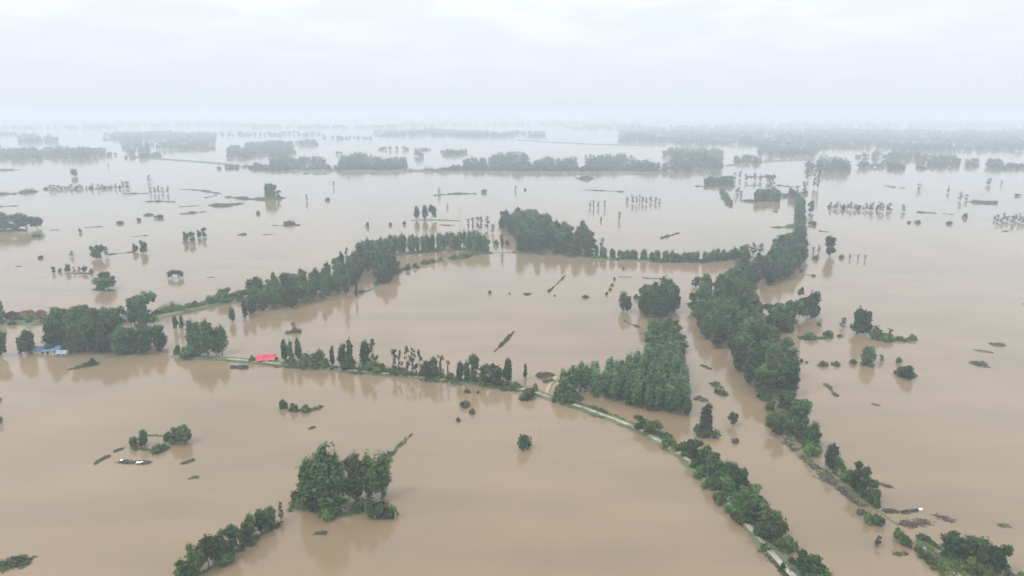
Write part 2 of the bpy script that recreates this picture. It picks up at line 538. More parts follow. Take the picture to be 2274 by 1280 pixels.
def embankment(ptspx, width, h, seed=1, name='embankment', material='bank'):
    w2 = width / 2
    o = ribbon(name, ptspx, [(-w2, -.5), (-w2 * .6, h * .8), (-w2 * .3, h), (w2 * .3, h), (w2 * .6, h * .8), (w2, -.5)], material, 4.0, .2, seed)
    return tag(o, kind='structure')
def road(ptspx, width, z, seed=1, material='road', offset=0.0):
    o = ribbon('road', ptspx, [(-width / 2, z), (0, z + .01), (width / 2, z)], material, 2.5, .3, seed, False, offset)
    return tag(o, kind='structure')
def scrub_geo(g, ptspx, width, h, seed, dens, slot, fade=True, bump=1.0, size=None):
    """Leafy ground cover over a strip: tufts of uneven height, ragged edges."""
    rng = np.random.default_rng(seed)
    L = resample([at(x, y) for x, y in ptspx], 2.0)
    S = sides(L); n = len(L)
    A = np.array([tuple(p) for p in L]); B = np.array([tuple(s) for s in S])
    length = sum((L[i + 1] - L[i]).length for i in range(n - 1))
    dist = float(np.linalg.norm(A.mean(0)))
    sz = size or max(.38, dist / 1600 * 1.15)
    # tussocks and bushlets of uneven size, thinning towards both ends
    m = int(max(5, length * width / max(.9, (.42 * width) ** 2) * 1.9))
    tc = (np.arange(m) + rng.uniform(0, 1, m)) / m * .98 + .01; uc = np.clip(rng.normal(0, .42, m), -1, 1)
    ph = rng.uniform(0, 6.28, 4); sc = tc * length
    swell = np.clip(.62 + .3 * np.sin(sc * .21 + ph[0]) + .25 * np.sin(sc * .075 + ph[1]) + .18 * np.sin(sc * .6 + ph[2]), .22, 1.2)
    ends = np.clip(np.minimum(tc, 1 - tc) * (9 if fade else 1e3), .35, 1) ** .8
    rad = width * rng.uniform(.2, .42, m) * swell * ends
    hgt = h * rng.uniform(.4, 1.5, m) * swell * (1 - .45 * np.abs(uc)) * ends
    k = np.maximum(6, (dens * 2.2 * rad * (rad + hgt) / (sz * sz)).astype(int))
    ii = np.minimum((tc * (n - 1)).astype(int), n - 2); fr = (tc * (n - 1) - ii)[:, None]
    C = A[ii] * (1 - fr) + A[ii + 1] * fr + B[ii] * (uc * width * .42 * np.clip(swell, .4, 1) * ends)[:, None]
    C = np.repeat(C, k, 0); rr = np.repeat(rad, k)[:, None]; hh = np.repeat(hgt, k)
    d = rng.normal(size=(len(C), 3)); d /= np.linalg.norm(d, axis=1)[:, None]
    q = rng.uniform(0, 1, len(C)) ** .45
    P = C + d * q[:, None] * rr * (1 + .25 * np.sin(d[:, :1] * 6 + ph[3]))
    P[:, 2] = np.abs(d[:, 2]) * q * hh * rng.uniform(.7, 1.15, len(C)) + .04
    D = d * .6; D[:, 2] = np.abs(D[:, 2]) + .5
    g.quads(leaf_quads(rng, P, D, sz, 1.0), slot)
def cover(name, ptspx, width, h, seed, dens=1.5, material='verge', kind='stuff', label=None, cat=None, **kw):
    g = Geo()
    scrub_geo(g, ptspx, width, h, seed, dens, 0, **kw)
    o = bpy.data.objects.new(name, g.mesh(name, [M[material]])); COL.objects.link(o)
    return tag(o, label, cat, None, kind)
SEED = [1000]
def islet(ptspx, width, h, label, material='scrub', dens=1.6, group=None, name='scrub_islet', cat='islet', mound=True):
    """A patch of scrub standing out of the flood on its own low mud bank."""
    SEED[0] += 1
    g = Geo()
    P = [at(x, y) for x, y in ptspx]
    scrub_geo(g, ptspx, width, h, SEED[0], dens, 0)
    if mound:
        L = resample(P, max(.6, (P[-1] - P[0]).length / 14)); L = L[2:-2] if len(L) > 8 else L; S = sides(L); n = len(L)
        rr = random.Random(SEED[0]); rows = []
        for i, (p, s) in enumerate(zip(L, S)):
            k = math.sin(math.pi * (i + .4) / (n - .2)) ** .6 * width * .32 * rr.uniform(.6, 1.2)
            rows.append([tuple(p + s * o * k + Vector((0, 0, z))) for o, z in ((-1, -.2), (-.5, .14), (.5, .16), (1, -.2))])
        A = np.array(rows)
        g.quads(np.stack([A[:-1, :-1], A[:-1, 1:], A[1:, 1:], A[1:, :-1]], 2).reshape(-1, 4, 3), 1)
    c = sum(P, Vector()) / len(P)
    for V in g.v: V -= np.array(c, dtype=np.float32)
    o = bpy.data.objects.new(name, g.mesh(name, [M[material], M['mud']])); COL.objects.link(o)
    o.location = c
    return tag(o, label, cat, group)
def debris(ptspx, width, label, seed=None, n=24, pale=0, group=None):
    """Raft of sticks and straw on the water."""
    SEED[0] += 1
    rng = np.random.default_rng(SEED[0])
    P = [at(x, y) for x, y in ptspx]; c = sum(P, Vector()) / len(P)
    L = resample(P, max(.6, (P[-1] - P[0]).length / 20))
    g = Geo()
    for k in range(n):
        p = np.array(L[rng.integers(len(L))]) - np.array(c) + np.array([*rng.normal(0, width / 3, 2), .05])
        a = math.atan2(P[-1].y - P[0].y, P[-1].x - P[0].x) + rng.normal(0, .6); l = rng.uniform(.8, 2.6)
        q = np.array([math.cos(a) * l, math.sin(a) * l, rng.uniform(-.05, .35)])
        g.tube(p - q / 2, p + q / 2, .13, .06, 0, 5)
    heaps = rng.integers(0, len(L), max(5, n // 2))
    pts = np.array([tuple(L[int(np.clip(heaps[i] + rng.integers(-1, 2), 0, len(L) - 1))] - c) for i in rng.integers(0, len(heaps), n * 9)]) + np.c_[rng.normal(0, width / 2.6, (n * 9, 2)), rng.uniform(.03, .3, n * 9)]
    g.quads(leaf_quads(rng, pts, np.tile((0, 0, 1.0), (len(pts), 1)), .5, 1.6), 1)
    for k in range(pale):
        p = np.array(L[rng.integers(len(L))]) - np.array(c) + np.array([*rng.normal(0, width / 4, 2), .25])
        g.box(p, (rng.uniform(.7, 1.5), rng.uniform(.5, .9), .18), 2, rng.uniform(0, 3))
    o = bpy.data.objects.new('debris_raft', g.mesh('debris_raft', [M['wood'], M['wood' if 'dead' in label or 'branches' in label else 'drowned'], M['white']])); COL.objects.link(o)
    o.location = c
    return tag(o, label, 'debris', group)

# ================================================================== THE PLACE
# ------------------------------------------------------------------ flood water to the horizon
g = Geo(); X = 45000.0
g.quads(np.array([[(-X, -2000, 0), (X, -2000, 0), (X, X, 0), (-X, X, 0)]]))
wo = bpy.data.objects.new('water', g.mesh('water', [M['water']])); COL.objects.link(wo)
tag(wo, kind='structure')

# ------------------------------------------------------------------ embankments and their roads
DIKE_W = [(-60, 722), (0, 719), (110, 717), (220, 716), (330, 707), (400, 695), (480, 678), (552, 662), (640, 644), (720, 624), (780, 600), (830, 577), (930, 560), (1010, 553), (1085, 556)]
embankment(DIKE_W, 9, .9, 11)
road([(250, 712), (330, 705), (400, 692), (480, 675), (552, 660), (640, 641)], 2.0, .96, 12)
cover('verge_grass', DIKE_W, 11, 1.5, 13, 1.0, fade=False)
cover('verge_grass', [(350, 700), (420, 684), (500, 666), (560, 652)], 9, 4.2, 14, 2.2, 'scrub')
DIKE_S = [(793, 652), (833, 639), (877, 606), (947, 586), (1020, 573), (1091, 562)]
embankment(DIKE_S, 5, .6, 15)
cover('verge_grass', DIKE_S, 8, 2.2, 16, 1.6, 'scrub', fade=False)
DIKE_M = [(380, 792), (440, 795), (510, 799), (620, 810), (760, 822), (860, 831), (960, 842), (1060, 851), (1140, 862), (1190, 873), (1215, 882), (1300, 908), (1410, 950), (1470, 985), (1520, 1015), (1565, 1060), (1610, 1108), (1650, 1150), (1700, 1207), (1750, 1262), (1800, 1320)]
embankment(DIKE_M, 6.5, .6, 21)
road([(505, 800), (620, 811), (760, 824), (860, 833), (960, 844), (1060, 853), (1140, 864), (1190, 875), (1215, 884), (1300, 911), (1410, 953), (1470, 989), (1520, 1019), (1562, 1063), (1606, 1111), (1644, 1153), (1693, 1210), (1743, 1265), (1793, 1323)], 1.45, .66, 22)
road([(1213, 880), (1218, 862), (1228, 848), (1236, 838)], 1.4, .25, 23, 'roadwet')
cover('verge_grass', [(640, 812), (760, 823), (860, 832), (960, 843), (1060, 851), (1140, 862)], 6.0, 1.6, 24, 1.4, 'scrub', fade=False)
cover('verge_grass', [(1240, 886), (1300, 903), (1360, 926), (1410, 946)], 3.0, 1.5, 25, 1.3, 'scrub', fade=False)
cover('verge_grass', [(1430, 950), (1480, 978), (1535, 1012), (1580, 1060), (1625, 1105), (1670, 1152), (1720, 1208), (1770, 1262), (1815, 1310)], 5.5, 2.0, 26, 1.5, 'scrub', fade=False)
cover('verge_grass', [(1640, 1160), (1685, 1208), (1730, 1262), (1770, 1320)], 2.0, .8, 27, 1.0, fade=False)
DIKE_E = [(1692, 880), (1708, 900), (1724, 925), (1745, 968), (1775, 1005), (1815, 1040), (1870, 1080), (1950, 1135), (1995, 1168), (2040, 1205), (2100, 1255), (2150, 1300)]
embankment(DIKE_E[:9], 3.0, .10, 31, material='mud')
road(DIKE_E[:7], 1.5, .15, 32, 'roadwet')
embankment(DIKE_E[9:], 3.0, .10, 33, material='mud')
road(DIKE_E[9:], 1.5, .15, 34, 'roadwet')
cover('verge_grass', DIKE_E[:8], 3.6, .7, 35, .7, 'verge')
cover('verge_grass', DIKE_E[9:], 4, .9, 36, .9, 'verge', fade=False)
cover('verge_grass', [(1215, 883), (1300, 909), (1410, 951), (1470, 987), (1520, 1017), (1565, 1062), (1608, 1110), (1647, 1152), (1697, 1209), (1747, 1264), (1797, 1322)], 5.2, .55, 37, .9, 'verge', fade=False)
cover('verge_grass', [(505, 800), (620, 811), (760, 824), (860, 833), (960, 844), (1060, 853), (1140, 864), (1190, 875)], 5.4, .6, 38, .8, 'verge', fade=False)
DIKE_N = [(1138, 561), (1200, 564), (1310, 573), (1420, 579), (1515, 583), (1600, 581), (1660, 572)]
embankment(DIKE_N, 7, .8, 41)
cover('verge_grass', DIKE_N, 9, 2.2, 42, 1.3, 'scrub', fade=False)
embankment([(912, 490), (960, 489), (1020, 491)], 5, .5, 43)
for k, P in enumerate([[(300, 350), (340, 353), (480, 363), (560, 374), (640, 379)], [(640, 379), (800, 380), (900, 381), (1100, 383), (1290, 383), (1480, 384)],
                       [(1612, 369), (1690, 360), (1800, 355)], [(1150, 312), (1300, 320), (1480, 325)]]):
    embankment(P, 9, 1.8, 50 + k)
embankment([(120, 793), (200, 794), (290, 793), (345, 788)], 4, .4, 56)
embankment([(1090, 562), (1138, 561)], 3, .2, 57, material='mud')
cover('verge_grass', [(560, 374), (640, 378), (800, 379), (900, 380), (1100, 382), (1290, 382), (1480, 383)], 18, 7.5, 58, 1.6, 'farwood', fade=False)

# ------------------------------------------------------------------ woods
PB = lambda where, hp, hb, wp=5.0, wb=7.0: [(.55, 'p', hp * .82, hp * 1.12, wp * .85, wp * 1.25, 'tall pointed poplar ' + where), (.45, 'b', hb * .8, hb * 1.15, wb * .85, wb * 1.25, 'round-headed broadleaf tree ' + where)]
G1 = 'trees of the wooded belt beside the channel'
fill([(1546, 668), (1600, 640), (1650, 655), (1672, 700), (1683, 748), (1720, 800), (1754, 832), (1762, 868), (1737, 892), (1690, 886), (1652, 850), (1612, 802), (1588, 772), (1546, 728)],
     6.9, PB('packed into the wide southern half of the wooded belt', 14, 12, 6.8, 8.8), G1, seed=3)
fill([(1600, 640), (1650, 656), (1742, 620), (1779, 590), (1780, 535), (1752, 545), (1695, 590), (1640, 620)],
     7.2, PB('in the wooded belt\'s northern arm, above the brown strip', 14, 12, 7, 9), G1, seed=4)
row([(1778, 530), (1772, 500), (1776, 470), (1772, 450), (1752, 437)], 7, 2, PB('in the narrow tip where the wooded belt thins out northward', 11, 9), G1, 5)
row([(1778, 522), (1778, 490), (1780, 455)], 8, 2, PB('in the narrow tip where the wooded belt thins out northward', 11, 9), G1, 6)
G2 = 'trees of the triangular wood'
fill([(1242, 872), (1290, 876), (1345, 890), (1408, 905), (1476, 921), (1526, 923), (1521, 880), (1512, 830), (1500, 800), (1448, 815), (1400, 838), (1330, 852), (1270, 862)],
     3.1, [(1, 'y', 9.0, 11.5, 4.2, 5.4, 'young mid-green poplar in the close-planted triangular wood')], G2, tries=9000, seed=7)
row([(1440, 775), (1452, 808), (1405, 838), (1340, 852)], 4.5, 1, [(1, 's', 2.5, 4.5, 4.5, 6.5, 'bush along the back edge of the triangular wood')], 'bushes behind the triangular wood', 64)
fill([(1436, 745), (1490, 725), (1510, 760), (1518, 808), (1440, 820), (1455, 778)],
     3.6, [(.7, 's', 2.8, 4.6, 5, 7.5, 'big shrub on the neck between square grove and triangular wood'), (.3, 'b', 4.5, 6.5, 5, 7, 'low tree on the neck between square grove and triangular wood')], 'shrubs on the neck of land', seed=8)
G3 = 'trees of the square grove'
fill([(1430, 706), (1478, 709), (1500, 692), (1492, 664), (1428, 682)], 5.4, PB('in the square grove rising from the water west of the channel', 15, 12, 6, 8), G3, seed=9)
G4 = 'trees on the western embankment'
fill([(560, 650), (640, 640), (700, 630), (790, 590), (830, 577), (832, 586), (780, 640), (740, 662), (700, 674), (640, 688), (562, 694)],
     6.7, PB('in the thick wood on the western embankment', 13, 10.5, 5.5, 7.5), G4, seed=10)
G5 = 'poplars along the bend of the embankment'
lab5 = 'slim poplar in the close double row lining the bend of the embankment'
for k, off in enumerate((0, 8)):
    row([(796, 572 + off * .4), (850, 562 + off), (930, 554 + off), (1010, 549 + off), (1078, 553 + off * .6)], 3.4, 1.2, [(1, 'y', 11, 14.5, 4.6, 6.4, lab5)], G5, 20 + k)
row([(1040, 560), (1060, 562), (1085, 562)], 5, 2, [(1, 'b', 10, 14, 6, 8, 'broad tree closing the eastern end of the poplar row at the bend')], G5, 23)
G6 = 'tall trees before the poplar row'
fill([(835, 632), (850, 634), (880, 608), (878, 590), (838, 596)], 5, PB('in the tall stand jutting out in front of the poplar row', 15, 12, 5, 7), G6, seed=24)
row([(900, 600), (940, 588), (985, 578), (1040, 571)], 7, 2, [(1, 's', 2.5, 5, 4, 7, 'shrub along the low strip in front of the poplar row')], 'shrubs before the poplar row', 25)
G7 = 'trees of the flooded village'
fill([(1100, 503), (1160, 494), (1215, 500), (1222, 540), (1180, 548), (1140, 530)], 9, PB('in the back half of the flooded village wood', 17, 14, 7, 11), G7, seed=26)
fill([(1142, 562), (1310, 572), (1302, 534), (1235, 524), (1160, 540)], 8.6, PB('in the front half of the flooded village wood', 16.5, 14, 7, 10.5), G7, seed=27)
G8 = 'small trees along the northern dyke'
row(DIKE_N[2:], 2.5, 1.2, [(1, 'y', 6.5, 10, 4.2, 5.8, 'small dark tree in the tight row on the northern dyke')], G8, 28, .04)
row(DIKE_N[2:], 3.2, 1.6, [(1, 's', 2.5, 5, 4, 6, 'bush between the small trees of the northern dyke')], G8, 29)
fill([(120, 722), (250, 716), (262, 742), (240, 770), (130, 770)], 6.2, [(1, 'b', 8, 11.5, 8, 10, 'broad tree in the thick village wood behind the blue-roofed sheds')], 'village trees by the blue-roofed sheds', seed=30)
fill([(112, 786), (268, 789), (268, 770), (240, 755), (130, 758)], 5.2, [(.7, 'b', 12, 17, 7, 9.5, 'tall dense tree fronting the village wood above the long brown reflection'), (.3, 'p', 14, 18, 5.5, 7, 'tall poplar fronting the village wood above the long brown reflection')], 'village trees by the blue-roofed sheds', seed=31)
fill([(275, 789), (360, 787), (358, 768), (285, 765)], 5, [(1, 'b', 8, 12, 6, 8, 'tree in the lower eastern end of the village wood')], 'village trees by the blue-roofed sheds', seed=32)
row([(-30, 716), (110, 714), (190, 712), (262, 712)], 7, 2, [(1, 's', 3, 5.5, 5, 8, 'bush on the green embankment behind the flooded village')], 'bushes on the embankment behind the village', 33)

# ------------------------------------------------------------------ single trees and shrubs: western part
for a in [
 (0, 712, 46, 34, 'b', 'dark tree cut by the edge beside the rust-coloured bushes'),
 (28, 708, 20, 36, 'r', 'rust-brown bush next to the dark tree at the edge'),
 (58, 706, 22, 44, 'r', 'rust-brown bush in the middle of its brown trio'),
 (90, 706, 20, 40, 'r', 'rust-brown bush closest to the village wood'),
 (66, 786, 58, 36, 'p', 'lone green poplar standing over the blue-roofed sheds'),
 (47, 789, 44, 16, 'p', 'thin dark poplar on the water side of the blue sheds'),
 (2, 792, 56, 34, 'b', 'dark tree cut by the edge west of the blue sheds'),
 (325, 724, 84, 60, 'b', 'tallest tree on the pale embankment road, with a broad rounded crown'),
 (300, 722, 62, 44, 'b', 'pale loose tree leaning against the tallest embankment tree'),
 (265, 716, 40, 34, 'b', 'small round tree on the embankment west of the tallest tree'),
 (391, 733, 34, 13, 'p', 'short dark poplar in the water below the embankment road, western of a pair'),
 (405, 733, 36, 14, 'p', 'short dark poplar in the water below the embankment road, eastern of a pair'),
 (516, 716, 38, 15, 'p', 'dark columnar poplar with its reflection just below the embankment road'),
 (545, 708, 44, 16, 'p', 'slim poplar at the western foot of the embankment wood'),
 (560, 702, 46, 18, 'p', 'slim poplar touching the embankment wood at its western foot'),
 (500, 672, 33, 42, 'b', 'flat-topped spreading tree beside the pale embankment road'),
 (530, 668, 18, 30, 's', 'bush between the flat-topped tree and the embankment wood'),
 (556, 650, 34, 18, 't', 'small knob-headed tree sticking up at the start of the embankment wood'),
 (428, 778, 72, 30, 'p', 'westernmost tall poplar of the clump by the gap in the middle dyke'),
 (442, 788, 76, 32, 'p', 'second tall poplar of the clump by the gap in the middle dyke'),
 (462, 790, 88, 36, 'p', 'tallest poplar of the clump by the gap in the middle dyke'),
 (480, 788, 62, 30, 'b', 'round tree inside the clump by the gap in the middle dyke'),
 (494, 788, 70, 26, 'p', 'easternmost poplar of the clump by the gap in the middle dyke'),
 (420, 794, 34, 58, 's', 'bright green shrub at the foot of the poplar clump by the gap'),
 (395, 790, 28, 18, 's', 'dark little shrub at the western tip of the poplar clump'),
 (792, 662, 40, 8, 'p', 'solitary post-like poplar at the end of the low southern strip'),
 (770, 660, 72, 26, 't', 'airy tree with visible stems at the eastern end of the embankment wood'),
 (758, 590, 34, 12, 'p', 'narrow poplar poking above the embankment wood near the bend'),
 (771, 584, 34, 13, 't', 'thin tree just outside the western end of the poplar row'),
 (652, 738, 22, 14, 't', 'little bare-stemmed tree alone in the pool above the red-roofed house'),
 (560, 805, 18, 16, 's', 'dark shrub hugging the western gable of the red-roofed house'),
 (612, 800, 10, 12, 's', 'tiny shrub at the eastern end of the red-roofed house'),
 (205, 812, 20, 22, 's', 'green shrub on the boat-shaped islet in front of the village'),
 # middle dyke
 (633, 803, 54, 18, 'p', 'first dark poplar east of the red-roofed house'),
 (646, 806, 52, 18, 'p', 'second dark poplar east of the red-roofed house'),
 (664, 806, 60, 16, 'p', 'taller pointed poplar, third east of the red-roofed house'),
 (682, 814, 34, 36, 's', 'big bush just past the three poplars by the red roof'),
 (705, 817, 42, 40, 'b', 'round bushy tree on the middle dyke past the three poplars'),
 (724, 818, 30, 30, 's', 'bush filling the low stretch of the middle dyke'),
 (739, 814, 48, 14, 'p', 'lone narrow poplar over the low stretch of the middle dyke'),
 (762, 816, 56, 22, 'p', 'poplar of a close pair midway along the middle dyke, western one'),
 (778, 816, 66, 22, 'p', 'poplar of a close pair midway along the middle dyke, eastern and taller'),
 (770, 820, 28, 46, 's', 'bush under the close pair of poplars on the middle dyke'),
 (812, 820, 70, 26, 'p', 'tallest feathery tree on the middle dyke'),
 (829, 822, 68, 26, 't', 'loose airy tree touching the tallest feathery tree of the middle dyke'),
 (820, 824, 30, 44, 's', 'bush under the tallest feathery tree of the middle dyke'),
 (848, 828, 24, 30, 's', 'low bush where the middle dyke begins its row of bare stems'),
 (876, 828, 58, 20, 't', 'thin bare-stemmed tree, first of the see-through row on the middle dyke'),
 (889, 828, 50, 16, 't', 'thin bare-stemmed tree, second of the see-through row on the middle dyke'),
 (904, 832, 62, 18, 't', 'thin bare-stemmed tree, third of the see-through row on the middle dyke'),
 (918, 833, 60, 20, 't', 'thin bare-stemmed tree, fourth and fullest of the see-through row'),
 (932, 834, 56, 18, 't', 'thin bare-stemmed tree, last of the see-through row on the middle dyke'),
 (884, 832, 20, 40, 's', 'low bush among the bare stems of the see-through row'),
 (950, 842, 42, 30, 'b', 'dark rounded tree right after the see-through row'),
 (964, 843, 56, 22, 'p', 'dark pointed tree right after the see-through row'),
 (979, 842, 58, 20, 't', 'loose tree behind the dark rounded tree of the middle dyke'),
 (995, 846, 50, 12, 't', 'very thin tree alone on a bare stretch of the middle dyke'),
 (1022, 848, 50, 20, 'p', 'first poplar of the last dense clump on the middle dyke'),
 (1036, 850, 50, 22, 'p', 'second poplar of the last dense clump on the middle dyke'),
 (1052, 851, 64, 28, 'b', 'broadest tree of the last dense clump on the middle dyke'),
 (1090, 856, 50, 50, 'b', 'big dark round tree near the eastern end of the middle dyke'),
 (1070, 854, 32, 30, 's', 'bush between the last dense clump and the big dark round tree'),
 (1128, 854, 64, 24, 'p', 'tall layered poplar near the eastern end of the middle dyke'),
 (1167, 843, 38, 12, 'p', 'small dark spire-shaped tree standing alone in the pool by the junction'),
 (1145, 862, 16, 34, 's', 'low bush at the foot of the tall layered poplar'),
 (1175, 886, 28, 46, 's', 'wide bush at the road junction, on the flood side'),
 (1188, 870, 20, 22, 's', 'small dark bush directly at the road junction'),
 (1246, 893, 44, 42, 's', 'large bush east of the road junction'),
 (1268, 896, 38, 40, 's', 'large dark bush at the tip of the triangular wood'),
 (1256, 880, 46, 44, 'b', 'low tree behind the large bushes east of the junction'),
 ]: T(*a)
row([(1100, 860), (1140, 866)], 4, .6, [(1, 's', 1.2, 2, 3, 4, 'low bush on the water side of the middle dyke near the junction')], 'low bushes near the junction', 61)
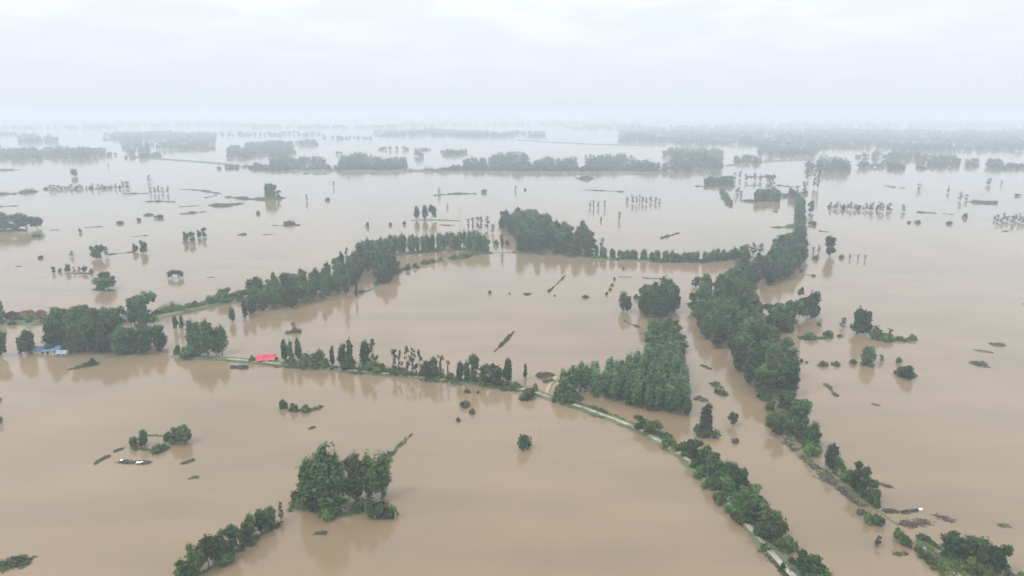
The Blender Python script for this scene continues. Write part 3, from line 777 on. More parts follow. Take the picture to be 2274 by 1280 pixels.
# thin growth near the village gap
for a in [
 (1040, 508, 24, 10, 't', 'thin tree north of the bend, first of the sparse ones'),
 (1050, 511, 30, 11, 't', 'thin tree north of the bend, second of the sparse ones'),
 (1060, 508, 26, 11, 't', 'thin tree north of the bend, third of the sparse ones'),
 (1068, 512, 34, 12, 't', 'thin tree north of the bend, tallest of the sparse ones'),
 (1082, 510, 30, 13, 't', 'thin tree north of the bend, last of the sparse ones'),
 (1094, 518, 22, 12, 't', 'small loose tree at the western edge of the flooded village wood'),
 (1115, 556, 40, 7, 'p', 'narrow pole-like poplar in the water gap beside the flooded village wood'),
 (1102, 544, 14, 16, 's', 'dark bush in the water gap beside the flooded village wood'),
 (1126, 545, 12, 14, 's', 'small bush at the foot of the village wood, by the gap'),
 (926, 489, 34, 14, 'p', 'stout column-shaped tree left of a pair on the thin bank'),
 (944, 489, 36, 17, 'p', 'tall tree in the middle of the trio on the thin bank'),
 (960, 489, 38, 20, 'b', 'broadest tree of the trio on the thin bank'),
 (1337, 560, 32, 14, 't', 'single taller tree rising above the northern dyke row'),
 (1655, 566, 24, 22, 't', 'bare tangled tree at the eastern end of the northern dyke'),
 (1672, 566, 26, 24, 't', 'bare tangled tree beside the belt on the northern dyke'),
 (1688, 563, 22, 20, 't', 'bare tangled tree touching the wooded belt'),
 (1545, 638, 24, 20, 'b', 'dark tree in the channel mouth against the belt'),
 (1560, 640, 26, 18, 'p', 'dark poplar in the channel mouth against the belt'),
 (1384, 690, 46, 24, 'p', 'pointed grey-green tree standing off the western side of the square grove'),
 (1394, 694, 36, 20, 'b', 'lower tree behind the pointed one off the square grove'),
 (1412, 664, 12, 14, 's', 'small bush between the pointed tree and the square grove'),
 (1502, 822, 16, 34, 's', 'low dark bush on the channel side of the triangular wood'),
 (1525, 924, 46, 26, 'p', 'tree at the southern corner of the triangular wood, slightly apart'),
 (1567, 968, 76, 30, 'p', 'tall tree with a wide skirt alone in the channel'),
 (1568, 971, 30, 56, 's', 'wide shrub wrapped round the foot of the tall channel tree'),
 (1627, 944, 30, 24, 'b', 'small neat tree in the channel east of the tall one'),
 (1632, 982, 12, 22, 'd', 'half-drowned bush in the channel below the small neat tree'),
 # belt side of the eastern field
 (1706, 722, 50, 40, 'b', 'dark tree at the western end of the clump beside the belt'),
 (1736, 727, 58, 60, 'b', 'broadest tree of the clump in the water beside the belt'),
 (1762, 722, 64, 46, 'b', 'second broad tree of the clump in the water beside the belt'),
 (1774, 705, 66, 22, 't', 'airy tall tree poking out of the clump beside the belt'),
 (1800, 706, 62, 48, 'b', 'leaning tree at the eastern end of the clump beside the belt'),
 (1690, 684, 14, 16, 's', 'small bush between the belt and the dark clump'),
 (1842, 570, 48, 27, 'b', 'solitary upright tree in open water with a clear reflection, north-east of the belt'),
 (1806, 562, 14, 10, 't', 'tiny thin tree between the belt and the solitary upright tree'),
 (1818, 562, 18, 10, 't', 'second tiny thin tree between the belt and the solitary upright tree'),
 (1812, 577, 11, 16, 's', 'round bush low in the water before the solitary upright tree'),
 (1868, 574, 10, 14, 's', 'bush just east of the solitary upright tree'),
 (1887, 576, 12, 7, 't', 'first of three tiny trees trailing east of the solitary tree'),
 (1905, 576, 11, 7, 't', 'second of three tiny trees trailing east of the solitary tree'),
 (1921, 578, 13, 8, 't', 'last of three tiny trees trailing east of the solitary tree'),
 (1780, 606, 9, 12, 'd', 'drowned bush by the belt above the brown strip'),
 (1806, 614, 7, 10, 'd', 'drowned bush ending a twig line east of the belt'),
 (1800, 752, 16, 34, 's', 'low bush in the string east of the belt'),
 (1838, 747, 16, 30, 's', 'bright low bush in the string east of the belt'),
 (1820, 728, 20, 14, 't', 'small palm-like tree above the string of bushes'),
 (1864, 748, 8, 12, 'd', 'dot-like bush east of the bright low one'),
 (1872, 728, 22, 18, 't', 'small loose tree west of the two-headed tree'),
 (1904, 742, 62, 34, 'p', 'western half of the two-headed tree in the eastern field'),
 (1922, 744, 60, 30, 'b', 'eastern half of the two-headed tree in the eastern field'),
 (1944, 752, 32, 30, 's', 'bush stepping down from the two-headed tree'),
 (1968, 757, 24, 34, 's', 'second bush stepping down from the two-headed tree'),
 (1976, 752, 24, 18, 't', 'little tree above the bushes stepping down eastward'),
 (1999, 756, 10, 30, 's', 'flat bush on the spit east of the two-headed tree'),
 (2025, 754, 14, 22, 's', 'last bush on the spit east of the two-headed tree'),
 (1780, 804, 9, 12, 'd', 'first tiny bush in the dotted line across the eastern field'),
 (1790, 806, 5, 8, 'd', 'crumb of a bush beside the first in the dotted line'),
 (1829, 812, 14, 28, 'd', 'dark low bush, second in the dotted line across the eastern field'),
 (1859, 812, 11, 26, 'd', 'dark low bush, third in the dotted line across the eastern field'),
 (1894, 808, 13, 20, 's', 'light green round bush in the dotted line across the eastern field'),
 (1927, 810, 46, 32, 'p', 'triangular tree with a pointed reflection in the dotted line'),
 (1927, 811, 13, 36, 'd', 'dark skirt of bush around the triangular tree'),
 (1956, 803, 16, 16, 't', 'tiny tree right beside the triangular tree'),
 (1996, 806, 14, 16, 's', 'dark bush just above the dense bush of the eastern field'),
 (2016, 840, 36, 42, 's', 'dense rounded bush in the eastern field with a brown reflection'),
 (2000, 834, 22, 30, 's', 'smaller bush attached to the dense rounded one'),
 # western open water
 (231, 644, 30, 50, 'b', 'dense square-looking clump with a brown reflection in the western water'),
 (240, 640, 38, 32, 'b', 'taller half of the dense clump in the western water'),
 (214, 575, 34, 24, 'b', 'larger tree at the western end of a short green bank'),
 (224, 573, 32, 20, 'b', 'second tree at the western end of a short green bank'),
 (238, 571, 24, 12, 't', 'slim tree third from the west on a short green bank'),
 (301, 560, 20, 13, 'b', 'smaller tree at the eastern end of a short green bank'),
 (319, 562, 30, 20, 'b', 'taller tree at the eastern end of a short green bank'),
 (382, 618, 20, 18, 'b', 'western half of the paired round trees in open western water'),
 (397, 618, 20, 20, 'b', 'eastern half of the paired round trees in open western water'),
 (120, 606, 15, 10, 'b', 'first little tree of the row leading to the square clump'),
 (134, 605, 11, 9, 's', 'second little tree of the row leading to the square clump'),
 (150, 604, 19, 14, 'b', 'tallest little tree of the row leading to the square clump'),
 (165, 606, 13, 9, 't', 'fourth little tree of the row leading to the square clump'),
 (176, 605, 14, 10, 't', 'fifth little tree of the row leading to the square clump'),
 (189, 606, 16, 13, 'b', 'sixth little tree of the row leading to the square clump'),
 (203, 607, 12, 10, 's', 'last little bush of the row leading to the square clump'),
 (90, 574, 9, 14, 'd', 'grey-green bush alone in the far western water'),
 (160, 570, 13, 12, 't', 'faint sparse tree near the short green bank'),
 (413, 537, 24, 15, 'b', 'western tree of the dense pair on a thin dark bank'),
 (428, 537, 25, 18, 'b', 'eastern tree of the dense pair on a thin dark bank'),
 (443, 528, 18, 12, 'b', 'shorter tree just behind the pair on the thin dark bank'),
 (454, 527, 24, 14, 'b', 'taller tree just behind the pair on the thin dark bank'),
 (10, 512, 42, 50, 'b', 'western tree of the dark wood cut by the edge'),
 (36, 512, 38, 46, 'b', 'middle tree of the dark wood cut by the edge'),
 (60, 510, 34, 40, 'b', 'lower tree of the dark wood cut by the edge'),
 (84, 508, 30, 24, 'b', 'separate upright tree at the tip of the dark wood'),
 (78, 526, 10, 34, 'd', 'drowned bush in front of the dark wood at the edge'),
 (178, 517, 12, 9, 's', 'little dark bush beside the tufted islet'),
 (268, 497, 9, 20, 'd', 'drowned bush at the western end of a broken string'),
 (307, 491, 9, 16, 'd', 'drowned bush in the middle of a broken string'),
 (353, 485, 11, 26, 'd', 'largest drowned bush ending the broken string'),
 (330, 478, 6, 24, 'd', 'flat drowned bush behind the broken string'),
 (573, 476, 10, 13, 'd', 'round dark bush below the tree-tipped islet'),
 (596, 440, 34, 18, 'b', 'western tree crowning the tree-tipped islet'),
 (606, 441, 37, 22, 'b', 'eastern taller tree crowning the tree-tipped islet'),
 (619, 442, 22, 14, 'b', 'low tree at the end of the tree-tipped islet'),
 (741, 416, 14, 9, 't', 'single faint tree between the far tree line and the islets'),
 (681, 448, 16, 7, 't', 'narrow little tree east of the tree-tipped islet'),
 (728, 446, 9, 16, 'd', 'ring-like drowned bush east of the tree-tipped islet'),
 (817, 504, 12, 10, 's', 'dot-like bush west of the trio on the thin bank'),
 (867, 501, 8, 9, 's', 'first of two dots between a bush and the thin bank'),
 (898, 499, 9, 10, 's', 'second of two dots beside the thin bank'),
 (166, 392, 17, 20, 'b', 'mushroom-shaped faint tree in far western water'),
 (332, 404, 15, 13, 't', 'faint small tree north of the long drowned row'),
 (240, 371, 8, 6, 't', 'faintest speck of a tree under the far woods'),
 (975, 433, 17, 9, 't', 'little tree at the western end of a scrubby line north of the bend'),
 (1074, 428, 10, 18, 'd', 'tilted bush ending the scrubby line north of the bend'),
 (1145, 424, 10, 8, 't', 'tiny speck of a tree north of the flooded village'),
 (1166, 423, 6, 9, 'd', 'tiny speck of a bush north of the flooded village'),
 (994, 462, 8, 7, 't', 'tiny tree between the trio and the scrubby line'),
 (1335, 491, 11, 8, 's', 'dot-like bush below the drowned saplings'),
 (1375, 489, 20, 11, 't', 'slim drowned tree below the drowned saplings'),
 (2005, 470, 16, 14, 't', 'leaning sparse tree east of the long drowned sapling row'),
 (2020, 496, 6, 14, 'd', 'first of a pair of drowned bushes in the north-eastern water'),
 (2040, 496, 9, 18, 'd', 'second, larger of a pair of drowned bushes in the north-eastern water'),
 (2144, 484, 12, 14, 's', 'round bush ending a flat weedy line'),
 (2107, 498, 9, 16, 'd', 'faint bush below the flat weedy line'),
 (2132, 446, 20, 12, 't', 'forked sparse tree at the western end of the lens-shaped islet'),
 (2146, 446, 14, 12, 't', 'second sparse tree at the western end of the lens-shaped islet'),
 (2210, 452, 9, 12, 's', 'bush past the eastern end of the lens-shaped islet'),
 (2040, 422, 14, 13, 't', 'pair-headed faint tree in the north-eastern water'),
 (2106, 428, 14, 8, 't', 'faint leaning tree in the north-eastern water'),
 (2195, 411, 15, 16, 't', 'faint round tree below the north-eastern tree line'),
 (2223, 411, 10, 8, 't', 'faint stub of a tree below the north-eastern tree line'),
 (2260, 436, 8, 16, 'd', 'drowned bush at the eastern edge of the flood'),
 (1800, 472, 28, 15, 'b', 'grey upright tree beside the narrow tip of the belt'),
 (1804, 500, 12, 24, 'd', 'tangled bush east of the belt tip'),
 (1300, 398, 10, 38, 'd', 'flat bush right under the far tree line'),
 ]: T(*a)

row([(640, 810), (760, 821), (860, 830), (960, 841), (1060, 850), (1120, 858)], 3.4, .9, [(1, 's', 1.6, 4.2, 3.4, 5.6, 'low bush in the green fringe along the middle dyke')], 'low bushes along the middle dyke', 62, .12)
row([(1440, 966), (1480, 990), (1522, 1020), (1566, 1064), (1612, 1114), (1650, 1158)], 4.6, .7, [(1, 's', 2.2, 4.0, 4, 5.6, 'bush overgrowing the middle of the south-eastern road')], 'bushes overgrowing the south-eastern road', 63)
T(1720, 738, 46, 44, 'b', 'front tree of the dark clump in the water beside the belt')
T(1751, 738, 40, 40, 'b', 'low front tree of the dark clump in the water beside the belt')
row([(348, 702), (400, 690), (450, 680), (500, 668), (556, 652)], 3.6, 1.0, [(1, 's', 2.6, 5.2, 5, 7.5, 'bush in the scrub hedge behind the pale embankment road')], 'bushes behind the embankment road', 65)
row([(-20, 722), (60, 720), (118, 719)], 4.5, 1.2, [(1, 's', 1.8, 3.2, 4, 6, 'low bush in front of the rust-brown bushes')], 'low bushes before the rust-brown ones', 66)
fill([(1436, 716), (1490, 712), (1502, 735), (1450, 748)], 3.8, [(1, 's', 2.0, 3.6, 4.5, 6.5, 'low bush joining the square grove to the triangular wood')], 'low bushes below the square grove', seed=67)
for a in [(1700, 1226, 22, 24, 's', 'bush on the open-water verge where the pale road reappears'), (1738, 1268, 18, 22, 's', 'small bush on the open-water verge near the bottom of the pale road'),
          (1684, 1196, 30, 30, 's', 'bush overhanging the spot where the pale road comes out of the trees')]: T(*a)
GS = 'drowned saplings in the northern water'
for k, x in enumerate((1393, 1402, 1411, 1420, 1428, 1437, 1446, 1455, 1463)):
    T(x + rnd.uniform(-2, 2), 450 + (k % 3) * 2, 12 + (k * 7) % 8, rnd.uniform(7, 11), 't', 'thin drowned sapling in the close row north-east of the flooded village', GS)
for k, x in enumerate((1310, 1318, 1329, 1343)):
    T(x, 462, 14 + k % 2 * 4, 8, 't', 'thin drowned sapling in the short row of four', 'short row of drowned saplings')
for k in range(20):
    x = 1838 + k * 7.2
    T(x + rnd.uniform(-3, 3), 462 + k * .35 + (k % 3), 9 + (k * 5) % 9 + (4 if k > 12 else 0), rnd.uniform(8, 13), 't' if k % 5 else 'd', 'drowned sapling in the long row east of the belt tip', 'long row of drowned saplings')
for k in range(9):
    T(2206 + k * 8 + rnd.uniform(-3, 3), 490 + (k % 3) * 3, 11 + (k * 5) % 9, rnd.uniform(9, 14), 't', 'drowned sapling in the grey thicket at the eastern edge', 'drowned thicket at the eastern edge')
for k in range(24):
    x = 104 + k * 8
    T(x + rnd.uniform(-3, 3), 421 - k * .15 + (k % 3), 7 + (k * 5) % 6 + (7 if k > 20 else 0), rnd.uniform(8, 14), 't' if k % 4 else 'd', 'grey drowned sapling in the long straight row of the western water', 'long straight row of drowned saplings')
for k, x in enumerate((334, 343, 352, 361, 373)):
    T(x, 430, 12 + (k * 3) % 8, 9, 't', 'drowned tree on the dark strip behind the western islets', 'drowned trees on a dark strip')
for k, (x, y, h) in enumerate([(1632, 400, 20), (1644, 396, 22), (1656, 402, 20), (1676, 402, 24), (1688, 404, 20), (1704, 405, 22), (1716, 420, 40), (1708, 422, 34), (1640, 428, 16), (1634, 436, 18), (1646, 436, 16), (1816, 420, 60), (1808, 418, 50), (1792, 400, 30), (1770, 430, 24), (1784, 428, 32)]):
    T(x, y, h * .8, 11, 't', 'grey drowned tree in the flooded hamlet beyond the belt tip', 'drowned trees of the far hamlet')
fill([(1680, 448), (1728, 449), (1726, 436), (1684, 434)], 8, [(1, 'b', 9, 13, 8, 11, 'dark tree in the compact clump of the far hamlet')], 'dark clump in the far hamlet', seed=70)
fill([(1565, 412), (1625, 413), (1622, 402), (1578, 403)], 9, [(1, 'b', 6, 10, 9, 13, 'dark tree on the wedge-shaped islet of the far hamlet')], 'trees on the wedge islet', seed=71)
row([(1604, 424), (1610, 440), (1622, 456)], 8, 2, [(1, 's', 3, 5, 7, 10, 'bush along the short spit south of the wedge islet')], 'bushes on the hamlet spit', 72)
row([(1740, 437), (1760, 434), (1790, 430)], 8, 3, [(1, 's', 3, 6, 7, 10, 'bush on the crossbar of land at the belt tip')], 'bushes at the belt tip', 73)

# ------------------------------------------------------------------ south-western foreground
for a in [
 (700, 1128, 118, 62, 'p', 'leafy poplar on the western flank of the big foreground clump'),
 (728, 1136, 148, 70, 'p', 'tallest poplar of the big foreground clump'),
 (755, 1138, 118, 58, 'p', 'poplar just right of the tallest in the big foreground clump'),
 (685, 1112, 88, 40, 'p', 'lower poplar at the outer western edge of the big foreground clump'),
 (792, 1118, 112, 48, 'p', 'dark poplar heading the eastern half of the big foreground clump'),
 (822, 1116, 112, 46, 'p', 'middle poplar in the eastern half of the big foreground clump'),
 (850, 1104, 100, 44, 'p', 'outermost poplar in the eastern half of the big foreground clump'),
 (775, 1108, 84, 30, 't', 'thin pale tree in the gap of the big foreground clump'),
 (664, 1115, 26, 46, 's', 'light green bush peeping out west of the big foreground clump'),
 (736, 1149, 34, 56, 's', 'bush at the front foot of the tallest foreground poplar'),
 (846, 1150, 40, 74, 's', 'spreading bright bush at the south-eastern foot of the foreground clump'),
 (800, 1132, 30, 50, 's', 'dark bush under the eastern half of the foreground clump'),
 (405, 1290, 46, 34, 'p', 'tree cut by the bottom edge at the start of the slanting row'),
 (436, 1278, 70, 44, 'b', 'round tree near the bottom of the slanting row'),
 (424, 1290, 40, 40, 's', 'bush at the bottom of the slanting row'),
 (462, 1258, 66, 46, 'b', 'second round tree up the slanting row'),
 (488, 1248, 70, 46, 'b', 'dark round tree in the thick part of the slanting row'),
 (514, 1232, 58, 42, 'b', 'round tree ending the thick part of the slanting row'),
 (540, 1208, 46, 30, 'b', 'small tree after the thick part of the slanting row'),
 (558, 1200, 60, 28, 'p', 'pointed tree midway up the slanting row'),
 (580, 1186, 56, 32, 'p', 'full tree in the upper slanting row'),
 (602, 1172, 48, 30, 'p', 'second to last tree of the slanting row'),
 (624, 1156, 38, 18, 't', 'thin last tree at the top of the slanting row'),
 (500, 1252, 28, 44, 's', 'bush under the thick part of the slanting row'),
 (320, 990, 36, 24, 'p', 'dark small tree on the ring-shaped islet, western side'),
 (376, 978, 22, 30, 's', 'shrub on the ring-shaped islet between its two trees'),
 (396, 984, 38, 36, 'b', 'bushy tree on the ring-shaped islet, eastern side'),
 (411, 984, 42, 32, 'p', 'taller bushy tree ending the ring-shaped islet'),
 (300, 992, 24, 34, 's', 'light shrub at the western rim of the ring-shaped islet'),
 (350, 1002, 16, 44, 's', 'dark shrub on the near rim of the ring-shaped islet'),
 (629, 906, 22, 26, 's', 'dark bush heading the comma-shaped islet'),
 (651, 914, 22, 26, 's', 'green bush in the middle of the comma-shaped islet'),
 (680, 913, 17, 30, 's', 'flat bush towards the tail of the comma-shaped islet'),
 (1166, 998, 41, 36, 's', 'solitary bushy little tree in the open water south of the junction'),
 (1034, 903, 18, 30, 'd', 'largest of the five drowned bushes west of the solitary tree'),
 (1050, 919, 15, 20, 'd', 'drowned bush just below the largest of the five'),
 (1037, 872, 9, 16, 'd', 'small drowned bush nearest the middle dyke, western of two'),
 (1061, 874, 8, 11, 'd', 'small drowned bush nearest the middle dyke, eastern of two'),
 (1017, 935, 11, 14, 'd', 'outermost of the five drowned bushes, lowest and darkest'),
 (2, 942, 18, 16, 't', 'bare twiggy shrub cut by the western edge'),
 (1, 892, 10, 10, 'd', 'drowned twig bush at the western edge above the bare one'),
 ]: T(*a)
islet([(-60, 1262), (0, 1258), (62, 1250)], 9, 2.2, 'rounded bright green islet cut by the corner of the picture', dens=2.4)
islet([(56, 1242), (84, 1236)], 1.0, .5, 'thin weedy spit trailing from the corner islet', 'drowned')
islet([(292, 996), (330, 1000), (372, 1000)], 4, 1.6, 'near rim of the ring-shaped islet with low green scrub')
islet([(330, 968), (380, 970)], 3, 1.4, 'far rim of the ring-shaped islet with low green scrub')
islet([(640, 912), (690, 912), (718, 902)], 3, 1.4, 'tapering scrub tail of the comma-shaped islet')
islet([(655, 1112), (690, 1125), (745, 1146), (800, 1138), (850, 1138)], 8, 1.6, 'grassy hummock under the big foreground clump', dens=2)
islet([(822, 1062), (855, 1022), (880, 998), (916, 964)], 4.6, 2.4, 'scrub tongue running north-east from the foreground clump', dens=2.2)
islet([(395, 1300), (470, 1262), (540, 1215), (628, 1158)], 4, 1.4, 'weedy strip under the slanting row of trees', dens=1.6)
islet([(150, 822), (180, 816), (212, 806)], 4.5, 1.4, 'boat-shaped green islet in front of the village', dens=2.2)
islet([(512, 816), (552, 818)], 4, 1.6, 'dark weedy mat beside the red-roofed house', 'drowned')
islet([(508, 800), (556, 800)], 2, .6, 'thin weedy line between the poplar clump and the red roof', 'drowned')
islet([(634, 741), (668, 738)], 4, 1.8, 'dark clump around the bare-stemmed tree in the pool')
islet([(1097, 783), (1118, 762), (1142, 737)], 1.8, 1.4, 'straight slanting hedge standing in the central pool', 'drowned', 2.6)
islet([(1217, 650), (1236, 632), (1256, 612)], 1.8, 1.4, 'straight slanting hedge in the northern half of the central pool', 'drowned', 2.6)
for k, (x, y) in enumerate([(1348, 655), (1354, 645), (1360, 635), (1365, 622), (1384, 598)]):
    T(x, y, 8, 10, 'd', 'drowned bush in the dotted slanting line of the central pool', 'dotted slanting line in the central pool')
islet([(1375, 616), (1402, 616)], 1.5, .5, 'thin weed line west of the square grove, western piece', 'drowned')
islet([(1425, 618), (1470, 620)], 2, .7, 'thin weed line touching the square grove', 'drowned')
for k, (x, y, wx) in enumerate([(1088, 652, 10), (1132, 653, 7), (1172, 654, 20), (1232, 658, 8), (1300, 661, 18)]):
    T(x, y, (10, 4, 4, 3, 8)[k], wx, 'd', ['block-like drowned bush at the western end of the pool\'s dotted line', 'tiny weed dot second in the pool\'s dotted line', 'flat weed patch third in the pool\'s dotted line', 'faint weed dot fourth in the pool\'s dotted line', 'dark tuft ending the pool\'s dotted line'][k])
islet([(1192, 836), (1226, 834)], 5, 1.3, 'dark weedy raft of tufts in the pool by the junction', 'drowned', 2)
islet([(1204, 848), (1230, 846)], 3, 1.2, 'loose tufts beside the road stub at the junction', 'drowned', 1)
islet([(1385, 712), (1398, 720), (1420, 728)], 4, 1.8, 'low dark bank off the square grove', 'drowned', 2)
islet([(1480, 660), (1500, 658)], 3, 1.0, 'dark weeds on the eastern side of the square grove', 'drowned')
islet([(1418, 742), (1446, 745)], 3, 1.5, 'dark tongue of bank below the square grove', 'drowned')
islet([(1556, 811), (1578, 820)], 4.5, 1.6, 'small dark islet in the upper channel', 'drowned', 2)
islet([(1576, 853), (1606, 862)], 6, 2, 'green and dark islet in the middle of the channel', 'scrub', 2)
islet([(1590, 868), (1610, 880)], 4, 1.8, 'tail of weeds below the channel islet', 'scrub', 1.5)
islet([(1545, 884), (1572, 892)], 4, 1.3, 'dark weeds just above the tall channel tree', 'drowned', 2)
islet([(1275, 870), (1290, 890)], 4, 2, 'scrub fringe at the tip of the triangular wood', 'scrub', 2)
# ------------------------------------------------------------------ trees along the south-eastern road
G9 = 'bushy trees along the south-eastern road'
row([(1420, 956), (1450, 970), (1490, 992), (1520, 1008)], 4.4, .8, [(.7, 's', 3, 4.6, 5, 7, 'rounded bush lining the first stretch of the south-eastern road'), (.3, 'b', 4.5, 6, 5, 6, 'low tree lining the first stretch of the south-eastern road')], G9, 80)
row([(1432, 950), (1475, 974), (1520, 1000)], 6.5, .8, [(1, 's', 2, 3.5, 4, 6, 'smaller bush on the channel side of the south-eastern road')], G9, 81)
row([(1535, 1012), (1580, 1050), (1625, 1096), (1670, 1144), (1720, 1200), (1770, 1254), (1820, 1306)], 3.6, 1.0, [(.7, 'b', 5.5, 8.2, 5.2, 7.0, 'dense dark tree lining the lower south-eastern road'), (.3, 's', 3.5, 5, 5, 7, 'bush between the dense trees of the lower south-eastern road')], G9, 82)
row([(1560, 1018), (1610, 1062), (1650, 1108), (1700, 1162), (1752, 1216), (1800, 1262), (1826, 1288)], 4.2, 1.0, [(.25, 'b', 5, 7.5, 5, 6.5, 'bright bushy tree on the channel side of the lower south-eastern road'), (.75, 's', 3, 5.2, 4.5, 6.5, 'bush on the channel side of the lower south-eastern road')], G9, 83)
row([(1545, 1056), (1572, 1082), (1600, 1116), (1640, 1160)], 4.2, .6, [(1, 's', 2.2, 4.2, 3.6, 5.2, 'pale bush on the open-water side of the south-eastern road')], G9, 84, .15)
for a in [
 (1578, 1062, 62, 24, 'p', 'pointed tree rising from the south-eastern road trees near the channel'),
 (1640, 1110, 78, 40, 'b', 'light green feathery tree rising above the south-eastern road'),
 (1700, 888, 30, 34, 's', 'grey-green bush where the eastern road leaves the belt'),
 (1716, 940, 36, 34, 's', 'bright bush on the channel side of the eastern road'),
 (1724, 968, 48, 40, 'b', 'bright leafy tree on the channel side of the eastern road'),
 (1712, 910, 26, 40, 's', 'dark bush at the head of the eastern road'),
 (1750, 918, 50, 52, 'b', 'first broad tree on the field side of the eastern road'),
 (1772, 946, 60, 50, 'b', 'second broad tree on the field side of the eastern road'),
 (1762, 966, 40, 40, 's', 'bush tucked under the second broad tree of the eastern road'),
 (1790, 978, 44, 44, 'b', 'third tree on the field side of the eastern road'),
 (1806, 996, 62, 30, 'p', 'upright tree ending the upper clump of the eastern road'),
 (1802, 1008, 36, 46, 's', 'bush at the southern end of the upper clump'),
 (1845, 1040, 58, 34, 'p', 'two-tiered tree starting the lower clump of the eastern road'),
 (1858, 1046, 36, 36, 's', 'bush at the foot of the two-tiered tree'),
 (1880, 1070, 32, 40, 's', 'bush in the middle of the lower clump of the eastern road'),
 (1904, 1092, 66, 50, 'b', 'tallest round tree in the lower clump of the eastern road'),
 (1928, 1106, 46, 46, 'b', 'round tree next to the tallest in the lower clump'),
 (1944, 1122, 40, 34, 's', 'bush at the southern tip of the lower clump'),
 (1926, 1160, 26, 30, 's', 'green bush in the water below the lower clump, western of two'),
 (1950, 1164, 26, 32, 's', 'green bush in the water below the lower clump, eastern of two'),
 (1912, 1140, 12, 26, 'd', 'dead brown bush beside the two green ones'),
 (1992, 1200, 32, 30, 's', 'upright green bush beside the drowned end of the eastern road'),
 (2012, 1210, 22, 32, 's', 'low green bush beside the drowned end of the eastern road'),
 (1950, 1212, 20, 22, 't', 'pale thin bush standing off the eastern road in the channel'),
 (2120, 1234, 46, 66, 'b', 'dark spreading bush heading the corner thicket'),
 (2158, 1240, 50, 66, 'b', 'dark bush in the middle of the corner thicket'),
 (2188, 1256, 46, 56, 'b', 'mid green bush in the corner thicket'),
 (2214, 1270, 62, 50, 'b', 'bright bush at the eastern end of the corner thicket'),
 (2150, 1266, 30, 60, 's', 'low bush at the front of the corner thicket'),
 (2180, 1282, 34, 60, 's', 'second low bush at the front of the corner thicket'),
 (2238, 1284, 22, 30, 'd', 'brown bush ending the corner thicket'),
 (2266, 1292, 24, 34, 's', 'bush cut by the corner of the flood'),
 (2120, 1210, 16, 50, 'd', 'brown fringe of bush behind the corner thicket'),
 ]: T(*a)
islet([(2030, 1218), (2060, 1244), (2100, 1280), (2130, 1308)], 4.2, 2.4, 'long green hedge following the drowned end of the eastern road', dens=2.4)
islet([(2036, 1190), (2068, 1206), (2092, 1222)], 3.2, 1.4, 'short green hedge across the road from the long one', dens=2.2)
islet([(2090, 1246), (2150, 1264), (2230, 1290)], 8, 1.4, 'weedy floor under the corner thicket', dens=1.6)
islet([(1706, 900), (1716, 930), (1730, 966)], 3.0, 1.5, 'scrub edging the channel side of the eastern road', dens=2)
islet([(1740, 915), (1770, 960), (1806, 1006)], 4, 1.5, 'scrub under the upper clump of the eastern road', dens=2)
islet([(1848, 1046), (1890, 1080), (1950, 1126)], 3.6, 1.4, 'scrub under the lower clump of the eastern road', dens=2)
# dead brush and floating debris
for k, (P, wd, n, lab) in enumerate([
 ([(1748, 985), (1766, 1000)], 1.6, 22, 'dead brown brush beside the eastern road, northernmost heap'),
 ([(1780, 1014), (1812, 1040)], 1.4, 30, 'long heap of dead brown brush beside the eastern road'),
 ([(1826, 1058), (1854, 1076)], 2.2, 30, 'broad heap of dead brush across from the two-tiered tree'),
 ([(1866, 1086), (1888, 1104)], 1.8, 26, 'heap of dead brush across from the tallest round tree'),
 ([(1892, 1110), (1912, 1122)], 1.4, 20, 'last heap of dead brush before the two green bushes'),
 ([(1970, 1136), (1984, 1136)], 1.2, 16, 'small dark drift heap south of the lower clump'),
 ([(2012, 1166), (2056, 1160)], 2.2, 32, 'tangle of drowned branches by the white float'),
 ([(2000, 1139), (2038, 1134)], .7, 14, 'thin line of twigs leading to the white float'),
 ([(2086, 1148), (2112, 1156)], 1.2, 18, 'dark drift of branches in the south-eastern water'),
 ([(2224, 1168), (2236, 1168)], .8, 10, 'small dark drift near the eastern edge'),
 ([(1934, 1068), (1976, 1082)], .8, 16, 'thin branches drifting by the white crate'),
 ([(1990, 1231), (2010, 1230)], .7, 10, 'flat drift of straw below the road bushes'),
 ([(270, 1026), (300, 1028), (334, 1028)], 1.4, 34, 'dark raft of debris with pale pieces below the ring-shaped islet'),
 ([(216, 1027), (240, 1014)], 1.0, 18, 'slanting drift of sticks west of the dark raft'),
 ([(258, 1002), (268, 998)], .8, 9, 'small drift of sticks by the ring-shaped islet'),
 ([(408, 1030), (428, 1022)], 1.0, 16, 'drift of sticks east of the dark raft'),
 ([(426, 1062), (436, 1060)], .6, 8, 'tiny drift of sticks south-east of the dark raft'),
 ([(704, 1186), (720, 1184)], .8, 10, 'small drift of sticks below the big foreground clump'),
 ([(690, 952), (698, 950)], .6, 7, 'tiny drift of sticks above the big foreground clump'),
 ([(1834, 854), (1846, 866), (1857, 880)], 1.2, 30, 'long dark slanting drift in the eastern field'),
 ([(1940, 898), (1948, 900)], .4, 5, 'speck of driftwood in the open eastern water'),
 ]): debris(P, wd, lab, n=n, pale=3 if 'pale pieces' in lab else 0)

